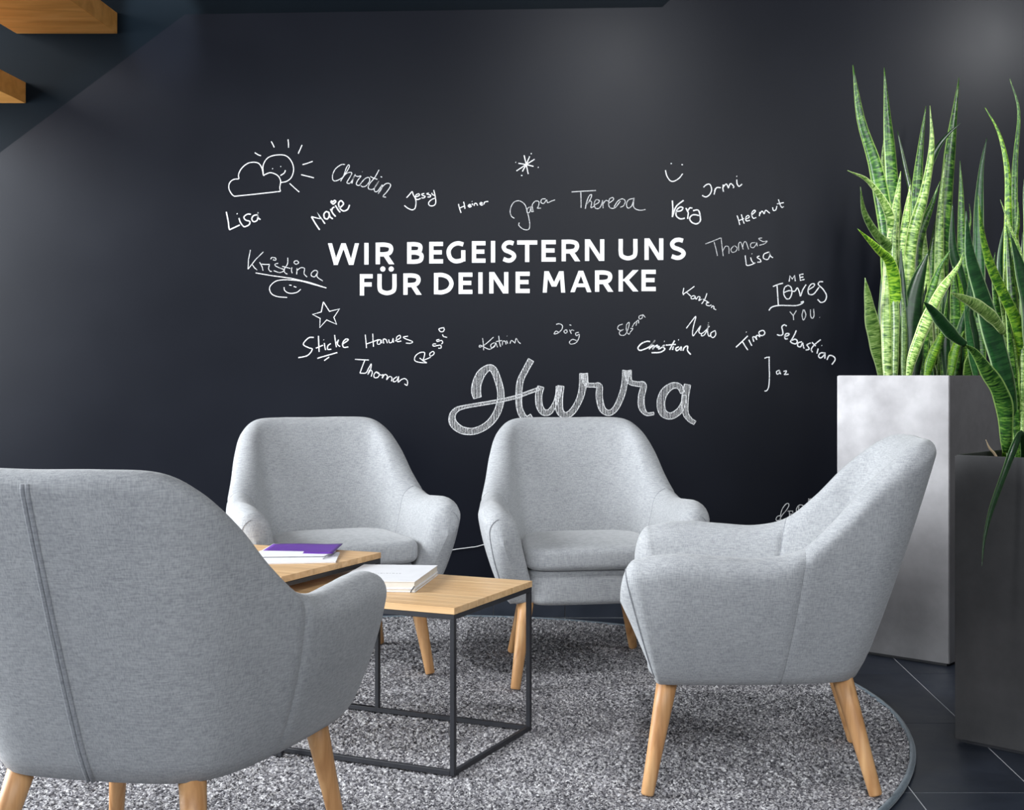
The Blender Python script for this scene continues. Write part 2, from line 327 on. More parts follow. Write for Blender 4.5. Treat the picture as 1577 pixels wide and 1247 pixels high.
# ------------------------------------------------------------------ armchairs
# right half of the shell: top path C, bottom path B (x side, y back, z up), outward angle (deg from +y towards +x), half thickness top
ST = [  # Cx    Cy     Cz     Bx    By     ang  h
    (.000, .400, .827, .000, .212,   0, .038),
    (.115, .396, .828, .080, .210,   5, .038),
    (.205, .372, .822, .138, .202,  20, .038),
    (.246, .320, .789, .178, .180,  46, .038),
    (.267, .247, .730, .198, .142,  64, .039),
    (.284, .172, .652, .210, .095,  75, .041),
    (.304, .095, .588, .219, .040,  82, .044),
    (.315, .010, .566, .225, -.020, 86, .047),
    (.322, -.085, .569, .230, -.080, 89, .049),
    (.325, -.170, .574, .234, -.140, 91, .050),
    (.322, -.235, .571, .237, -.190, 93, .050),
    (.316, -.285, .560, .238, -.228, 95, .048),
]
ZB = .262
def shell_grid():
    ST_ = np.array(ST); mir = ST_[1:3].copy(); u = np.linspace(0, len(ST_)-1, 100)
    # mirror for a symmetric tangent at the back centre
    full = np.concatenate([np.array([[-r[0], r[1], r[2], -r[3], r[4], -r[5], r[6]] for r in ST_[1:3]])[::-1], ST_]); A = crom(full, u+2)
    rings = [(a[0:3], np.array([a[3], a[4], ZB]), a[5], a[6], 1.0, 0.0) for a in A]
    last = rings[-1]
    for k in range(1, 15):
        q = k/14*math.pi/2; rings.append((last[0]+np.array([-.012*math.sin(q), 0, -.10*(1-math.cos(q))]), last[1]+np.array([0, 0, .012*(1-math.cos(q))]), last[2], last[3], max(math.cos(q), 0)**.6, .041*math.sin(q)))
    G_ = []
    for C, B, ang, h, wf, fwd in rings:
        a = math.radians(ang); nrm = np.array([math.sin(a), math.cos(a), 0]); tan = np.array([math.cos(a), -math.sin(a), 0])
        ln = np.linalg.norm(C-B); v0 = 1-h*1.1/ln
        vo = list(np.linspace(0, v0, 16)); an = np.linspace(0, math.pi/2, 8)[1:]
        row = []
        def P(v, side, wr):
            w = h*wr*wf*(.78+.22*math.sin(min(1, v/.13)*math.pi/2))
            bul = (.006+.010*abs(math.sin(a)))*4*v*(1-v)*(1 if side > 0 else .2)*wf
            return B+(C-B)*v+nrm*(side*w+bul)+np.array([0, -1, 0])*fwd*(1 if fwd else 0)*(.45+.55*v)
        for v in vo: row.append(P(v, 1, 1))
        for q in an: row.append(P(v0+(1-v0)*math.sin(q), 1, math.cos(q)))
        for q in an[::-1][1:]: row.append(P(v0+(1-v0)*math.sin(q), -1, math.cos(q)))
        for v in vo[::-1]: row.append(P(v, -1, 1))
        G_.append(row)
    return np.array(G_)
GR = shell_grid()
CUT = 54                                              # the seam column between back and arm
def grid_mesh(name, G_, m, parent, closed_bottom=True):
    a, b_ = G_.shape[:2]; v = G_.reshape(-1, 3); f = []
    for i in range(a-1):
        for j in range(b_-1): f.append((i*b_+j, i*b_+j+1, (i+1)*b_+j+1, (i+1)*b_+j))
        if closed_bottom: f.append((i*b_+b_-1, i*b_, (i+1)*b_, (i+1)*b_+b_-1))
    o = mesh(name, v, f, m, parent, smooth=True); bm = bmesh.new(); bm.from_mesh(o.data); bmesh.ops.recalc_face_normals(bm, faces=bm.faces); bm.to_mesh(o.data); bm.free(); o.data.polygons.foreach_set('use_smooth', [True]*len(o.data.polygons)); return o
def pinch(G_, rows):
    G_ = G_.copy()
    for i, amt in rows:
        c = G_[i].mean(0); row = G_[i]; d = row-(row+row[::-1])/2; nn = np.linalg.norm(d, axis=1, keepdims=True)
        G_[i] = row-d/np.maximum(nn, 1e-6)*np.minimum(amt, nn)
    return G_
half_b = GR[:CUT+1]; mirr = half_b[1:][::-1].copy(); mirr[..., 0] *= -1
back = np.concatenate([mirr, half_b])
back = pinch(back, [(0, .004), (1, .0015), (len(back)-1, .004), (len(back)-2, .0015)])
arm = pinch(GR[CUT:], [(0, .005), (1, .002)])
def smooth_box(name, x, y0, y1, z0, z1, r, m, parent, crown=0.0, taper=0.0, front_round=0.0):
    # superellipse-plan padded block
    nu, nv = 48, 9; v = []; f = []
    ang = [2*math.pi*i/nu for i in range(nu)]; cy = (y0+y1)/2; ry = (y1-y0)/2; e = .32
    prof = [(1-r/x*(1-math.sin(t))-0.0, z0+r*(1-math.cos(t))) for t in np.linspace(0, math.pi/2, nv)]
    prof = [(1-r/x*(1-math.sin(t)), z0+r-r*math.cos(t)) for t in np.linspace(0, math.pi/2, 6)]+[(1-r/x*(1-math.cos(t)), z1-r+r*math.sin(t)) for t in np.linspace(0, math.pi/2, 6)]
    inner = [(s, None) for s in (.75, .5, .25)]
    for s, z in prof:
        for t in ang:
            c, sn = math.cos(t), math.sin(t); px = abs(c)**e*math.copysign(1, c); py = abs(sn)**e*math.copysign(1, sn)
            wx = x*(1-taper*(py*.5+.5)); v.append((wx*s*px, cy+ry*s*py, z))
    for s, _ in inner:
        for t in ang:
            c, sn = math.cos(t), math.sin(t); px = abs(c)**e*math.copysign(1, c); py = abs(sn)**e*math.copysign(1, sn)
            wx = x*(1-taper*(py*.5+.5)); v.append((wx*s*px, cy+ry*s*py, z1+crown*(1-s*s)))
    rows = len(prof)+3
    for i in range(rows-1):
        for k in range(nu): f.append((i*nu+k, i*nu+(k+1) % nu, (i+1)*nu+(k+1) % nu, (i+1)*nu+k))
    v.append((0, cy, z1+crown)); c0 = len(v)-1
    for k in range(nu): f.append(((rows-1)*nu+k, (rows-1)*nu+(k+1) % nu, c0))
    f.append(tuple(range(nu-1, -1, -1)))
    return mesh(name, v, f, m, parent, smooth=True)
def make_chair():
    t = empty('armchair'); FB = M['fabric']
    bk = grid_mesh('backrest', back, FB, t)
    a1 = grid_mesh('armrest', arm, FB, t)
    am = arm.copy(); am[..., 0] *= -1; a2 = grid_mesh('armrest', am, FB, t)
    for a_, sg in ((a1, 1), (a2, -1)):
        # piping down the outer front edge of the arm and a seam thread where the arm meets the back
        k = len(arm)-9; p = [arm[k][j]+np.array([.001, -.001, 0]) for j in range(1, 22)]
        p = [(q[0]*sg, q[1], q[2]) for q in p]; tube('seam', p, .0010, M['piping'], a_, seg=6)
        pj = [arm[0][j] for j in range(len(arm[0])//2+1, len(arm[0])-6)]; pj = [(q[0]*sg, q[1], q[2]) for q in pj]; tube('seam', pj, .0016, M['piping'], a_, seg=6)
    # double piping down the centre of the back
    for sx in (-.0045, .0045):
        p = [(sx, q[1]+.0015, q[2]) for q in GR[0][0:18]]
        tube('piping', p, .0042, M['piping'], bk, seg=8)
    # base between the arms: front rail and underside
    op = [tuple(GR[i][0][:2]*np.array([.93, .93])) for i in range(0, len(GR)-6, 4)]
    poly = op+[(-x, y) for x, y in op[::-1][:-1]]
    prism('underframe', poly, 'z', ZB-.004, ZB+.03, FB, t)
    smooth_box('front_rail', .222, -.272, .12, ZB-.006, .372, .020, FB, t, 0, .15)
    smooth_box('seat_cushion', .236, -.300, .15, .368, .442, .024, FB, t, .014, .16)
    for sx, sy, dx, dy in ((.220, -.215, .042, -.050), (-.220, -.215, -.042, -.050), (.165, .190, .055, .078), (-.165, .190, -.055, .078)):
        top = Vector((sx, sy, ZB+.02)); bot = Vector((sx+dx, sy+dy, 0.0))
        pp = [bot, bot.lerp(top, .012), bot.lerp(top, .35), bot.lerp(top, .7), top]
        tube('leg', pp, [.0135, .0155, .0185, .0225, .0255], M['oak_leg'], t, seg=16)
    return t
def copy_tree(o, parent=None):
    c = o.copy(); COL.objects.link(c); c.parent = parent
    for ch in list(o.children): copy_tree(ch, c)
    return c
PR = .0185
chairs = [
    ('light grey fabric armchair rear left against the black wall, half behind the coffee tables', (-.884, 4.247), 23),
    ('light grey fabric armchair rear centre facing forward below the big hatched chalk word', (-.032, 4.206), 9.5),
    ('light grey fabric armchair seen from its side in front of the metal planters', (.411, 3.156), -95),
    ('light grey fabric armchair in the left foreground seen from behind with centre back seam', (-.848, 2.45), 180-10.5),
]
proto = make_chair()
for i, (lab, (x, y), a) in enumerate(chairs):
    o = proto if i == 0 else copy_tree(proto)
    o.location = (x, y, PR); o.rotation_euler = (0, 0, math.radians(a)); tag(o, lab, 'armchair', 'grey armchairs around the coffee tables')
# ------------------------------------------------------------------ nesting coffee tables
def table(name, label, O, ang, w, d, h, th, bar, closed_right):
    t = empty(name, (O[0], O[1], .0185), ang); tag(t, label, 'coffee table', 'nesting coffee tables')
    h = h-.0185
    # local: +x runs from the near right corner along the front edge to the left, +y to the back (mirrored so right-handed)
    m_ = int(round(d/.040)); s = d/m_
    for i in range(m_):
        box('stave', -w, 0, i*s+.0002, (i+1)*s-.0002, h-th, h, M['oak_top'], t, bevel=.0006, seg=1)
    zt = h-th-.0005
    for x in (-w+.001, -bar-.001):
        for y in (.001, d-bar-.001): box('leg', x, x+bar, y, y+bar, 0, zt-bar, M['black_steel'], t, bevel=.001, seg=1)
    for y in (.001, d-bar-.001):
        box('rail', -w+.001, -.001, y, y+bar, zt-bar, zt, M['black_steel'], t, bevel=.001, seg=1)
        box('rail', -w+.001+bar, -.001-bar, y, y+bar, 0, bar, M['black_steel'], t, bevel=.001, seg=1)
    for x in (-w+.001, -bar-.001):
        box('rail', x, x+bar, .001+bar, d-bar-.001, zt-bar, zt, M['black_steel'], t, bevel=.001, seg=1)
        if closed_right or x < -w+.01: box('rail', x, x+bar, .001+bar, d-bar-.001, 0, bar, M['black_steel'], t, bevel=.001, seg=1)
    return t
PHI = math.atan2(-.388, .922)          # table x axis direction (towards the right front corner)
NC = (-.342, 3.050)
table('coffee_table', 'lower oak coffee table on black steel frame holding white boxed books', NC, PHI, .74, .440, .431, .0165, .0125, True)
AC = (-.805, 3.208)
t2 = table('coffee_table', 'higher oak coffee table on black frame with purple folder, partly behind the foreground armchair', AC, math.atan2(-.379, .925), .56, .478, .482, .0165, .0125, False)
# ------------------------------------------------------------------ books on the lower table
def slab(name, loc, ang, w, d, z0, z1, m, parent=None, bevel=.0012):
    o = box(name, -w, 0, 0, d, 0, z1-z0, m, parent, bevel, 2); o.location = (loc[0], loc[1], z0); o.rotation_euler = (0, 0, ang); return o
aB = math.radians(-5.0); cb = (-.470, 3.268)
def book(label, z0, z1, dx, dy, w=.215, d=.285, mark=False):
    e = empty('book', (cb[0]+dx, cb[1]+dy, z0), aB); tag(e, label, 'book', 'white boxed books'); H_ = z1-z0
    box('cover', -w, 0, 0, d, H_-.0018, H_, M['white_paper'], e, .0006, 1)
    box('cover', -w, 0, 0, d, 0, .0018, M['white_paper'], e, .0006, 1)
    box('page_block', -w+.001, -.0015, .0015, d-.003, .0018, H_-.0018, M['cream_paper'], e)
    return e
b1 = book('thin white book lying on the lower oak table under the thicker one', .4315, .4405, .001, -.001)
b2 = book('thick white book on top of the stack on the lower oak table', .4407, .4595, 0, 0)
# small unreadable grey printed line on the cover
vs = []; fs = []
x = -.150
for wd in (.006, .004, .003, .006, .003, .006, .004, .007, .005, .006):
    v, f = boxdata(x, x+wd, .128, .133 if wd > .004 else .131, .0188, .0190); k = len(vs); vs += v; fs += [tuple(a+k for a in r) for r in f]; x += wd+.0035
mesh('cover_print', vs, fs, M['grey_print'], b2)
p = [(-.002, -.001, .012), (-.006, -.001, .006), (-.010, -.002, .001), (-.012, -.001, -.005)]
tube('ribbon', crom(p, np.linspace(0, 3, 10)), .0016, M['black_steel'], b1, seg=6).location = (0, 0, .004)
# ------------------------------------------------------------------ purple folder and white brochures on the higher table
def sheet(name, poly, z0, z1, m, parent=None):
    return prism(name, poly, 'z', z0, z1, m, parent)
def pw(px, py, z): Y = (1-z)*F/(py-HY); return ((px-VX)*Y/F, Y)
zt = .4825
tag(sheet('brochure', [pw(399, 869, zt), pw(517, 866.5, zt), pw(523.5, 852, zt), pw(420, 846, zt)], zt, zt+.0035, M['white_paper']), 'white brochure lying lowest under the purple folder', 'brochure')
z2 = zt+.0037
tag(sheet('booklet', [pw(383, 862, z2), pw(402, 863.5, z2), pw(497, 861, z2), pw(517, 849, z2), pw(415, 845, z2)], z2, z2+.0035, M['white_paper']), 'white booklet lying between the purple folder and the lowest brochure', 'booklet')
z3 = z2+.0037
fo = empty('folder', (0, 0, 0)); tag(fo, 'purple card folder with white lower flap on the higher coffee table', 'folder')
sheet('back_cover', [pw(400, 850, z3), pw(505, 853.5, z3), pw(524, 838, z3), pw(421, 838, z3)], z3, z3+.002, M['white_paper'], fo)
ft = z3+.0022
a, b_, c_, d_ = pw(400, 851, ft), pw(512, 854, ft), pw(528, 838, ft), pw(421, 837.3, ft)
V_ = []; nU, nV = 16, 8
for i in range(nU+1):
    for j in range(nV+1):
        u, w_ = i/nU, j/nV
        x = (a[0]*(1-u)+b_[0]*u)*(1-w_)+(d_[0]*(1-u)+c_[0]*u)*w_; y = (a[1]*(1-u)+b_[1]*u)*(1-w_)+(d_[1]*(1-u)+c_[1]*u)*w_
        V_.append((x, y, ft+.004*u**2+.0015*math.sin(u*5)*w_))
F_ = [(i*(nV+1)+j, (i+1)*(nV+1)+j, (i+1)*(nV+1)+j+1, i*(nV+1)+j+1) for i in range(nU) for j in range(nV)]
o = mesh('front_cover', V_, F_, M['purple'], fo, smooth=True); o.modifiers.new('thick', 'SOLIDIFY').thickness = .001
a, b_, c_, d_ = pw(383, 859, z3), pw(500, 857.5, z3), pw(512, 851.5, z3), pw(401, 849.5, z3)
sheet('flap', [a, b_, c_, d_], z3+.0022, z3+.0036, M['white_paper'], fo)
# ------------------------------------------------------------------ planters
def planter(label, corners_front, depth, top, m, wall_t=.012):
    # corners_front: left and right bottom corners of the face we see; depth: size of the other side
    a, b = Vector(corners_front[0]), Vector(corners_front[1]); e1 = (b-a); w = e1.length; e1.normalize()
    ang = math.atan2(e1.y, e1.x); t = empty('planter', (a.x, a.y, 0), ang); tag(t, label, 'planter', 'tall metal planters')
    bm = bmesh.new(); z0 = .012
    def ring(i, z): return [bm.verts.new(p) for p in ((i, i, z), (w-i, i, z), (w-i, depth-i, z), (i, depth-i, z))]
    r0, r1, r2, r3 = ring(0, z0), ring(0, top), ring(wall_t, top), ring(wall_t, top-.25)
    for p, q in ((r0, r1), (r1, r2), (r2, r3)):
        for i in range(4): bm.faces.new((p[i], p[(i+1) % 4], q[(i+1) % 4], q[i]))
    bm.faces.new(r0[::-1]); bm.faces.new(r3)
    ed = [e for e in bm.edges if abs(e.verts[0].co.z-e.verts[1].co.z) > .3 or (e.verts[0].co.z > top-.001 and e.verts[1].co.z > top-.001)]
    bmesh.ops.bevel(bm, geom=ed, offset=.0025, segments=2, affect='EDGES'); bmesh.ops.recalc_face_normals(bm, faces=bm.faces)
    me = D.meshes.new('shell'); bm.to_mesh(me); bm.free(); me.materials.append(m); fromme('shell', me, t)
    box('foot_frame', .015, w-.015, .015, depth-.015, 0, z0, M['black_steel'], t)
    nx = 14; V_ = []; F_ = []
    for i in range(nx+1):
        for j in range(nx+1): V_.append((wall_t+(w-2*wall_t)*i/nx, wall_t+(depth-2*wall_t)*j/nx, top-.05+random.uniform(-.006, .008)))
    F_ = [(i*(nx+1)+j, (i+1)*(nx+1)+j, (i+1)*(nx+1)+j+1, i*(nx+1)+j+1) for i in range(nx) for j in range(nx)]
    mesh('soil', V_, F_, M['soil'], t); return t, w
P1 = ((.884, 4.54), (1.216, 4.27)); P2 = ((.983, 3.40), (1.307, 3.12))
pl1, w1 = planter('tall silvery zinc planter beside the wall, standing behind the right armchair', P1, .55, 1.0, M['zinc'])
pl2, w2 = planter('lower dark metal planter at the right edge of the photo, nearest to the camera', P2, .43, .784, M['zinc_dark'])
# ------------------------------------------------------------------ snake plants, leaf by leaf
def leaf(parent, pts, width, y0, y1, kind, yaw=0, cup=.18, wmax=.42, base=.45, name='leaf'):
    # pts: frame positions base -> tip, turned into places in depth y0 -> y1; width: greatest width in px
    p3 = []
    n = len(pts)
    for i, (px, py) in enumerate(pts):
        Y = y0+(y1-y0)*(i/(n-1)); p3.append(((px-VX)*Y/F, Y, 1-(py-HY)*Y/F))
    c = crom(p3, np.linspace(0, n-1, 26)); d = np.gradient(c, axis=0); d /= np.linalg.norm(d, axis=1, keepdims=True)
    L_ = np.r_[0, np.cumsum(np.linalg.norm(np.diff(c, axis=0), axis=1))]; L_ /= L_[-1]; Ym = (y0+y1)/2
    wr = width*Ym/F/max(.35, math.cos(math.radians(yaw))); V_ = []; UV = []; ya = math.radians(yaw)
    for i in range(26):
        t = d[i]; side = np.cross(t, [0, 1, 0]); side /= max(np.linalg.norm(side), 1e-6); up = np.cross(side, t)
        q = ya*(1+.35*math.sin(L_[i]*4+width)); s = side*math.cos(q)+up*math.sin(q); nn = np.cross(s, t)
        u = L_[i]; wv = (base+(1-base)*math.sin(min(1, u/wmax)*math.pi/2)) if u < wmax else max(.02, (1-((u-wmax)/(1-wmax))**1.9))
        wv = wr*wv*(1+.05*math.sin(u*23+width*3))
        for k in range(5):
            a = (k-2)/2; V_.append(c[i]+s*a*wv/2+nn*(abs(a)**1.6)*wv*cup); UV.append((u*.9, .5+a/2))
    F_ = [(i*5+k, i*5+k+1, (i+1)*5+k+1, (i+1)*5+k) for i in range(25) for k in range(4)]
    pl = np.array(parent.location); V_ = [v-pl for v in V_]
    o = mesh(name, V_, F_, M['leaf_'+kind], None, smooth=True, uvs=UV)
    md = o.modifiers.new('thick', 'SOLIDIFY'); md.thickness = .0022; md.offset = 0
    o.parent = parent; return o
def z6(*p): return [(1280+.417*x, 80+.417*y) for x, y in p]
def z8(*p): return [(1340+.17647*x, 380+.17647*y) for x, y in p]
def z7(*p): return [(1440+.16042*x, 280+.16042*y) for x, y in p]
sp1 = empty('snake_plant', (1.22, 4.58, .95)); tag(sp1, 'tall snake plant with upright banded leaves in the silvery planter', 'plant', 'snake plants')
sp2 = empty('snake_plant', (1.29, 3.46, .73)); tag(sp2, 'snake plant with broad arching dark leaves in the lower dark planter', 'plant', 'snake plants')
L1 = [
 (z6((215, 1240), (222, 1000), (215, 800), (205, 660), (165, 430), (110, 250), (80, 48)), 25, 4.60, 4.55, 'band', 15),
 (z6((240, 1240), (240, 900), (235, 600), (222, 400), (208, 230), (196, 58)), 26, 4.62, 4.66, 'band', -10),
 (z6((260, 1240), (262, 900), (240, 640), (205, 500), (190, 400), (195, 320)), 15, 4.66, 4.70, 'pale', 20),
 (z6((350, 1240), (330, 900), (310, 600), (275, 430), (245, 290)), 12, 4.75, 4.8, 'band', 30),
 (z6((330, 1240), (315, 800), (315, 560), (330, 360), (350, 200)), 20, 4.72, 4.75, 'band', 12),
 (z6((330, 1240), (290, 900), (300, 690), (345, 520), (372, 350), (365, 198)), 19, 4.55, 4.6, 'pale', 5),
 (z6((420, 1240), (410, 900), (412, 720), (425, 560), (445, 330), (472, 95)), 26, 4.75, 4.85, 'band', -8),
 (z6((400, 1240), (400, 900), (400, 700), (405, 560), (420, 400)), 16, 4.7, 4.75, 'pale', 10),
 (z6((330, 700), (345, 480), (385, 365), (430, 305), (478, 263)), 12, 4.85, 4.7, 'dark', 35),
 (z6((250, 1240), (235, 900), (225, 700), (210, 590), (140, 480), (60, 437)), 18, 4.64, 4.45, 'pale', 25),
 (z6((240, 1200), (238, 900), (222, 740), (165, 670), (122, 590), (108, 498)), 19, 4.58, 4.40, 'pale', 12),
 (z6((235, 1200), (238, 950), (222, 790), (170, 725), (97, 652)), 19, 4.56, 4.34, 'lime', 20),
 (z6((200, 1240), (180, 1120), (152, 1000), (125, 833)), 23, 4.60, 4.50, 'pale', 8),
 (z6((212, 1240), (212, 1050), (220, 860), (225, 750), (240, 590), (257, 440)), 25, 4.52, 4.56, 'pale', 0),
 (z6((235, 1240), (235, 1000), (228, 850), (230, 700), (245, 560)), 12, 4.50, 4.5, 'pale', 30),
 (z6((200, 1240), (190, 1000), (192, 900), (205, 750), (215, 640)), 12, 4.64, 4.66, 'dark', 10),
 (z6((300, 1240), (305, 1080), (275, 880), (262, 760), (275, 640), (292, 490)), 25, 4.54, 4.60, 'pale', 5),
 (z6((300, 1240), (305, 1120), (300, 960), (320, 850), (360, 735)), 34, 4.46, 4.50, 'dark', 5),
 (z6((285, 1240), (280, 1100), (262, 930), (258, 800), (258, 720)), 18, 4.48, 4.50, 'dark', 20),
 (z6((350, 1240), (330, 1000), (315, 820), (325, 690), (370, 570), (402, 478)), 22, 4.60, 4.66, 'band', 0),
 (z6((360, 1240), (350, 1000), (345, 850), (340, 720), (345, 600)), 26, 4.66, 4.7, 'pale', 0),
 (z6((370, 1240), (372, 950), (372, 800), (380, 690), (388, 610)), 22, 4.72, 4.76, 'band', 0),
 (z6((285, 1210), (300, 1130), (340, 1020), (400, 890), (470, 790), (485, 745)), 18, 4.42, 4.34, 'pale', 15),
 (z6((340, 1240), (345, 1050), (360, 930), (395, 810), (440, 730)), 16, 4.52, 4.5, 'band', 10),
 (z6((265, 1240), (270, 1090), (268, 960), (258, 880)), 9, 4.46, 4.46, 'pale', 20),
 (z6((350, 1210), (368, 1140), (400, 1060), (415, 1020)), 15, 4.44, 4.42, 'lime', 10),
 (z6((430, 1240), (460, 1100), (500, 950), (520, 900)), 14, 4.62, 4.6, 'dark', 10),
 (z6((440, 1200), (455, 1110), (490, 1030)), 14, 4.60, 4.6, 'lime', 10),
 (z6((480, 1240), (500, 1000), (480, 840), (450, 720), (448, 560)), 20, 4.74, 4.7, 'dark', 0),
 (z6((500, 1240), (495, 950), (482, 700), (480, 520), (476, 402)), 15, 4.80, 4.8, 'band', 15),
 (z6((510, 1200), (515, 900), (505, 700), (515, 620), (510, 560)), 9, 4.82, 4.82, 'lime', 10),
 (z6((540, 1240), (545, 900), (545, 600), (555, 430), (575, 318)), 18, 4.86, 4.9, 'dark', 12),
 (z6((460, 1240), (462, 1000), (455, 880), (450, 790)), 20, 4.7, 4.7, 'band', 0),
 (z6((420, 1240), (412, 1050), (410, 950), (412, 880)), 14, 4.68, 4.7, 'band', 0),
 (z6((500, 1150), (495, 1000), (480, 880), (462, 800)), 9, 4.66, 4.62, 'lime', 10),
]
for a in L1: leaf(sp1, *a)
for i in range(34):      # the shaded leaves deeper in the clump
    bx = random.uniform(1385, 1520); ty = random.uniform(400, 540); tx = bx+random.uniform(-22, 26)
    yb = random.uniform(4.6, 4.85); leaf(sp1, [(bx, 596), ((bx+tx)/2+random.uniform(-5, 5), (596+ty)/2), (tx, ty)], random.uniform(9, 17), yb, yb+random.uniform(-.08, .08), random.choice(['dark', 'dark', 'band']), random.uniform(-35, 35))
L2 = [
 (z6((668, 1500), (662, 1330), (640, 1190), (600, 1040), (560, 900), (515, 750), (498, 588)), 32, 3.42, 3.25, 'dark', 0),
 (z6((700, 1500), (712, 1300), (712, 1140), (690, 1010), (640, 900), (590, 790), (560, 680), (543, 530)), 18, 3.44, 3.30, 'lime', 12),
 (z6((648, 1480), (640, 1330), (618, 1250), (575, 1180), (530, 1110), (490, 1078)), 25, 3.38, 3.25, 'band', 25),
 (z6((498, 1082), (455, 1050), (410, 1000), (370, 950), (340, 922)), 19, 3.25, 3.14, 'dark', 10),
 (z6((640, 1500), (660, 1200), (655, 900), (655, 590), (650, 430), (620, 300), (568, 205)), 15, 3.6, 3.62, 'lime', 10),
 (z6((690, 1500), (690, 1000), (675, 600), (680, 400), (693, 220), (660, 100)), 12, 3.62, 3.66, 'band', 20),
 (z6((660, 1500), (680, 1200), (670, 900), (665, 760), (690, 640), (690, 555)), 20, 3.56, 3.55, 'lime', 10),
 (z6((700, 1300), (690, 1100), (650, 1000), (622, 905)), 18, 3.50, 3.45, 'pale', 10),
 (z6((760, 1500), (765, 1200), (740, 960), (700, 800), (660, 665)), 34, 3.36, 3.30, 'dark', 10),
 (z6((700, 1500), (710, 1000), (700, 760), (665, 660), (625, 545)), 8, 3.40, 3.36, 'pale', 40),
 (z6((690, 1500), (660, 1100), (640, 900), (625, 760), (645, 620)), 20, 3.66, 3.66, 'dark', 10),
 (z6((700, 1500), (650, 1100), (615, 950), (600, 830), (605, 740)), 14, 3.64, 3.6, 'band', 10),
 (z6((655, 1500), (640, 1200), (645, 960), (640, 830), (650, 770)), 13, 3.6, 3.6, 'pale', 10),
 (z6((730, 1500), (740, 1000), (730, 700), (715, 540), (712, 470)), 24, 3.5, 3.5, 'band', 0),
 (z6((760, 1500), (770, 1000), (762, 700), (735, 590)), 24, 3.55, 3.5, 'dark', 10),
 (z6((640, 1040), (600, 985), (530, 930), (440, 888)), 19, 3.34, 3.22, 'pale', 10),
 (z6((780, 1500), (760, 1250), (748, 1130), (720, 1000)), 26, 3.36, 3.32, 'dark', 10),
]
for a in L2: leaf(sp2, *a)
for i in range(14):
    bx = random.uniform(1560, 1660); ty = random.uniform(330, 560); tx = bx+random.uniform(-25, 30)
    yb = random.uniform(3.40, 3.62); leaf(sp2, [(bx, 730), ((bx+tx)/2+random.uniform(-6, 6), (730+ty)/2), (tx, ty)], random.uniform(14, 26), yb, yb+random.uniform(-.08, .08), random.choice(['dark', 'band', 'lime']), random.uniform(-35, 35))
# the thin leaf that hangs over the rim and its dry bract
leaf(sp2, [(1574, 735), (1577, 690), (1573, 668), (1562, 690), (1545, 735), (1527, 785), (1516, 830), (1512, 871)], 12, 3.40, 3.02, 'dark', 0, wmax=.3)
leaf(sp2, [(1541, 715), (1532, 699), (1524, 690), (1518, 677)], 3.5, 3.34, 3.30, 'pale', 0, name='dry_leaf').data.materials[0] = M['dead_leaf']
# ------------------------------------------------------------------ writing and drawings on the board
class Ink:
    def __init__(s): s.v = []; s.f = []; s.n = 0
    def ribbon(s, pts, w, cap=0.0, layer=None):
        pts = np.asarray(pts, float)
        if len(pts) == 1: pts = np.array([pts[0]-[w*.6, 0], pts[0]+[w*.6, w*.2]])
        d = np.diff(pts, axis=0); ln = np.linalg.norm(d, axis=1); keep = np.r_[True, ln > 1e-3]; pts = pts[keep]
        if len(pts) < 2: return
        d = np.diff(pts, axis=0); d /= np.linalg.norm(d, axis=1, keepdims=True)
        if cap: pts = pts.copy(); pts[0] -= d[0]*cap; pts[-1] += d[-1]*cap
        t = np.vstack([d[:1], d[:-1]+d[1:], d[-1:]]); tl = np.linalg.norm(t, axis=1, keepdims=True); t = t/np.maximum(tl, .25)
        nr = np.stack([-t[:, 1], t[:, 0]], 1); k = len(s.v); Y = YB-.0006-.00003*(s.n % 14); s.n += 1
        for p, q in zip(pts, nr):
            for sg in (1, -1):
                x, z = atwall(p[0]+q[0]*w/2*sg, p[1]+q[1]*w/2*sg); s.v.append((x, Y, z))
        for i in range(len(pts)-1): s.f.append((k+2*i, k+2*i+2, k+2*i+3, k+2*i+1))
    def poly(s, pts):
        k = len(s.v); Y = YB-.0006-.00003*(s.n % 14); s.n += 1
        for p in pts: x, z = atwall(*p); s.v.append((x, Y, z))
        s.f.append(tuple(range(k, k+len(pts))))
    def build(s, name, m, label=None):
        o = mesh(name, s.v, s.f, m, wall); bm = bmesh.new(); bm.from_mesh(o.data)
        for fc in bm.faces:
            fc.normal_update()
            if fc.normal.y > 0: fc.normal_flip()
        bm.to_mesh(o.data); bm.free()
        if label: o['label'] = label
        return o
def smooth(p, k=6):
    p = np.asarray(p, float)
    return p if len(p) < 3 else crom(p, np.linspace(0, len(p)-1, (len(p)-1)*k+1))
def script(name, label, ox, oy, sc, strokes, w=1.9, m='chalk', curve=True):
    ink = Ink()
    for st_ in strokes:
        straight = isinstance(st_, tuple); p = np.array([(ox+x*sc, oy+y*sc) for x, y in st_])
        if curve and not straight: p = smooth(p)
        ink.ribbon(p, w*.86)
    return ink.build(name, M[m], label)
A = (330, 200, .25365); B_ = (690, 220, .26633); C_ = (1010, 240, .20847); E_ = (1030, 400, .19243)
K1 = (340, 370, .11414); K2 = (500, 240, .12682); K3 = (450, 460, .15853); K4 = (690, 290, .19658); K5 = (730, 470, .24096)
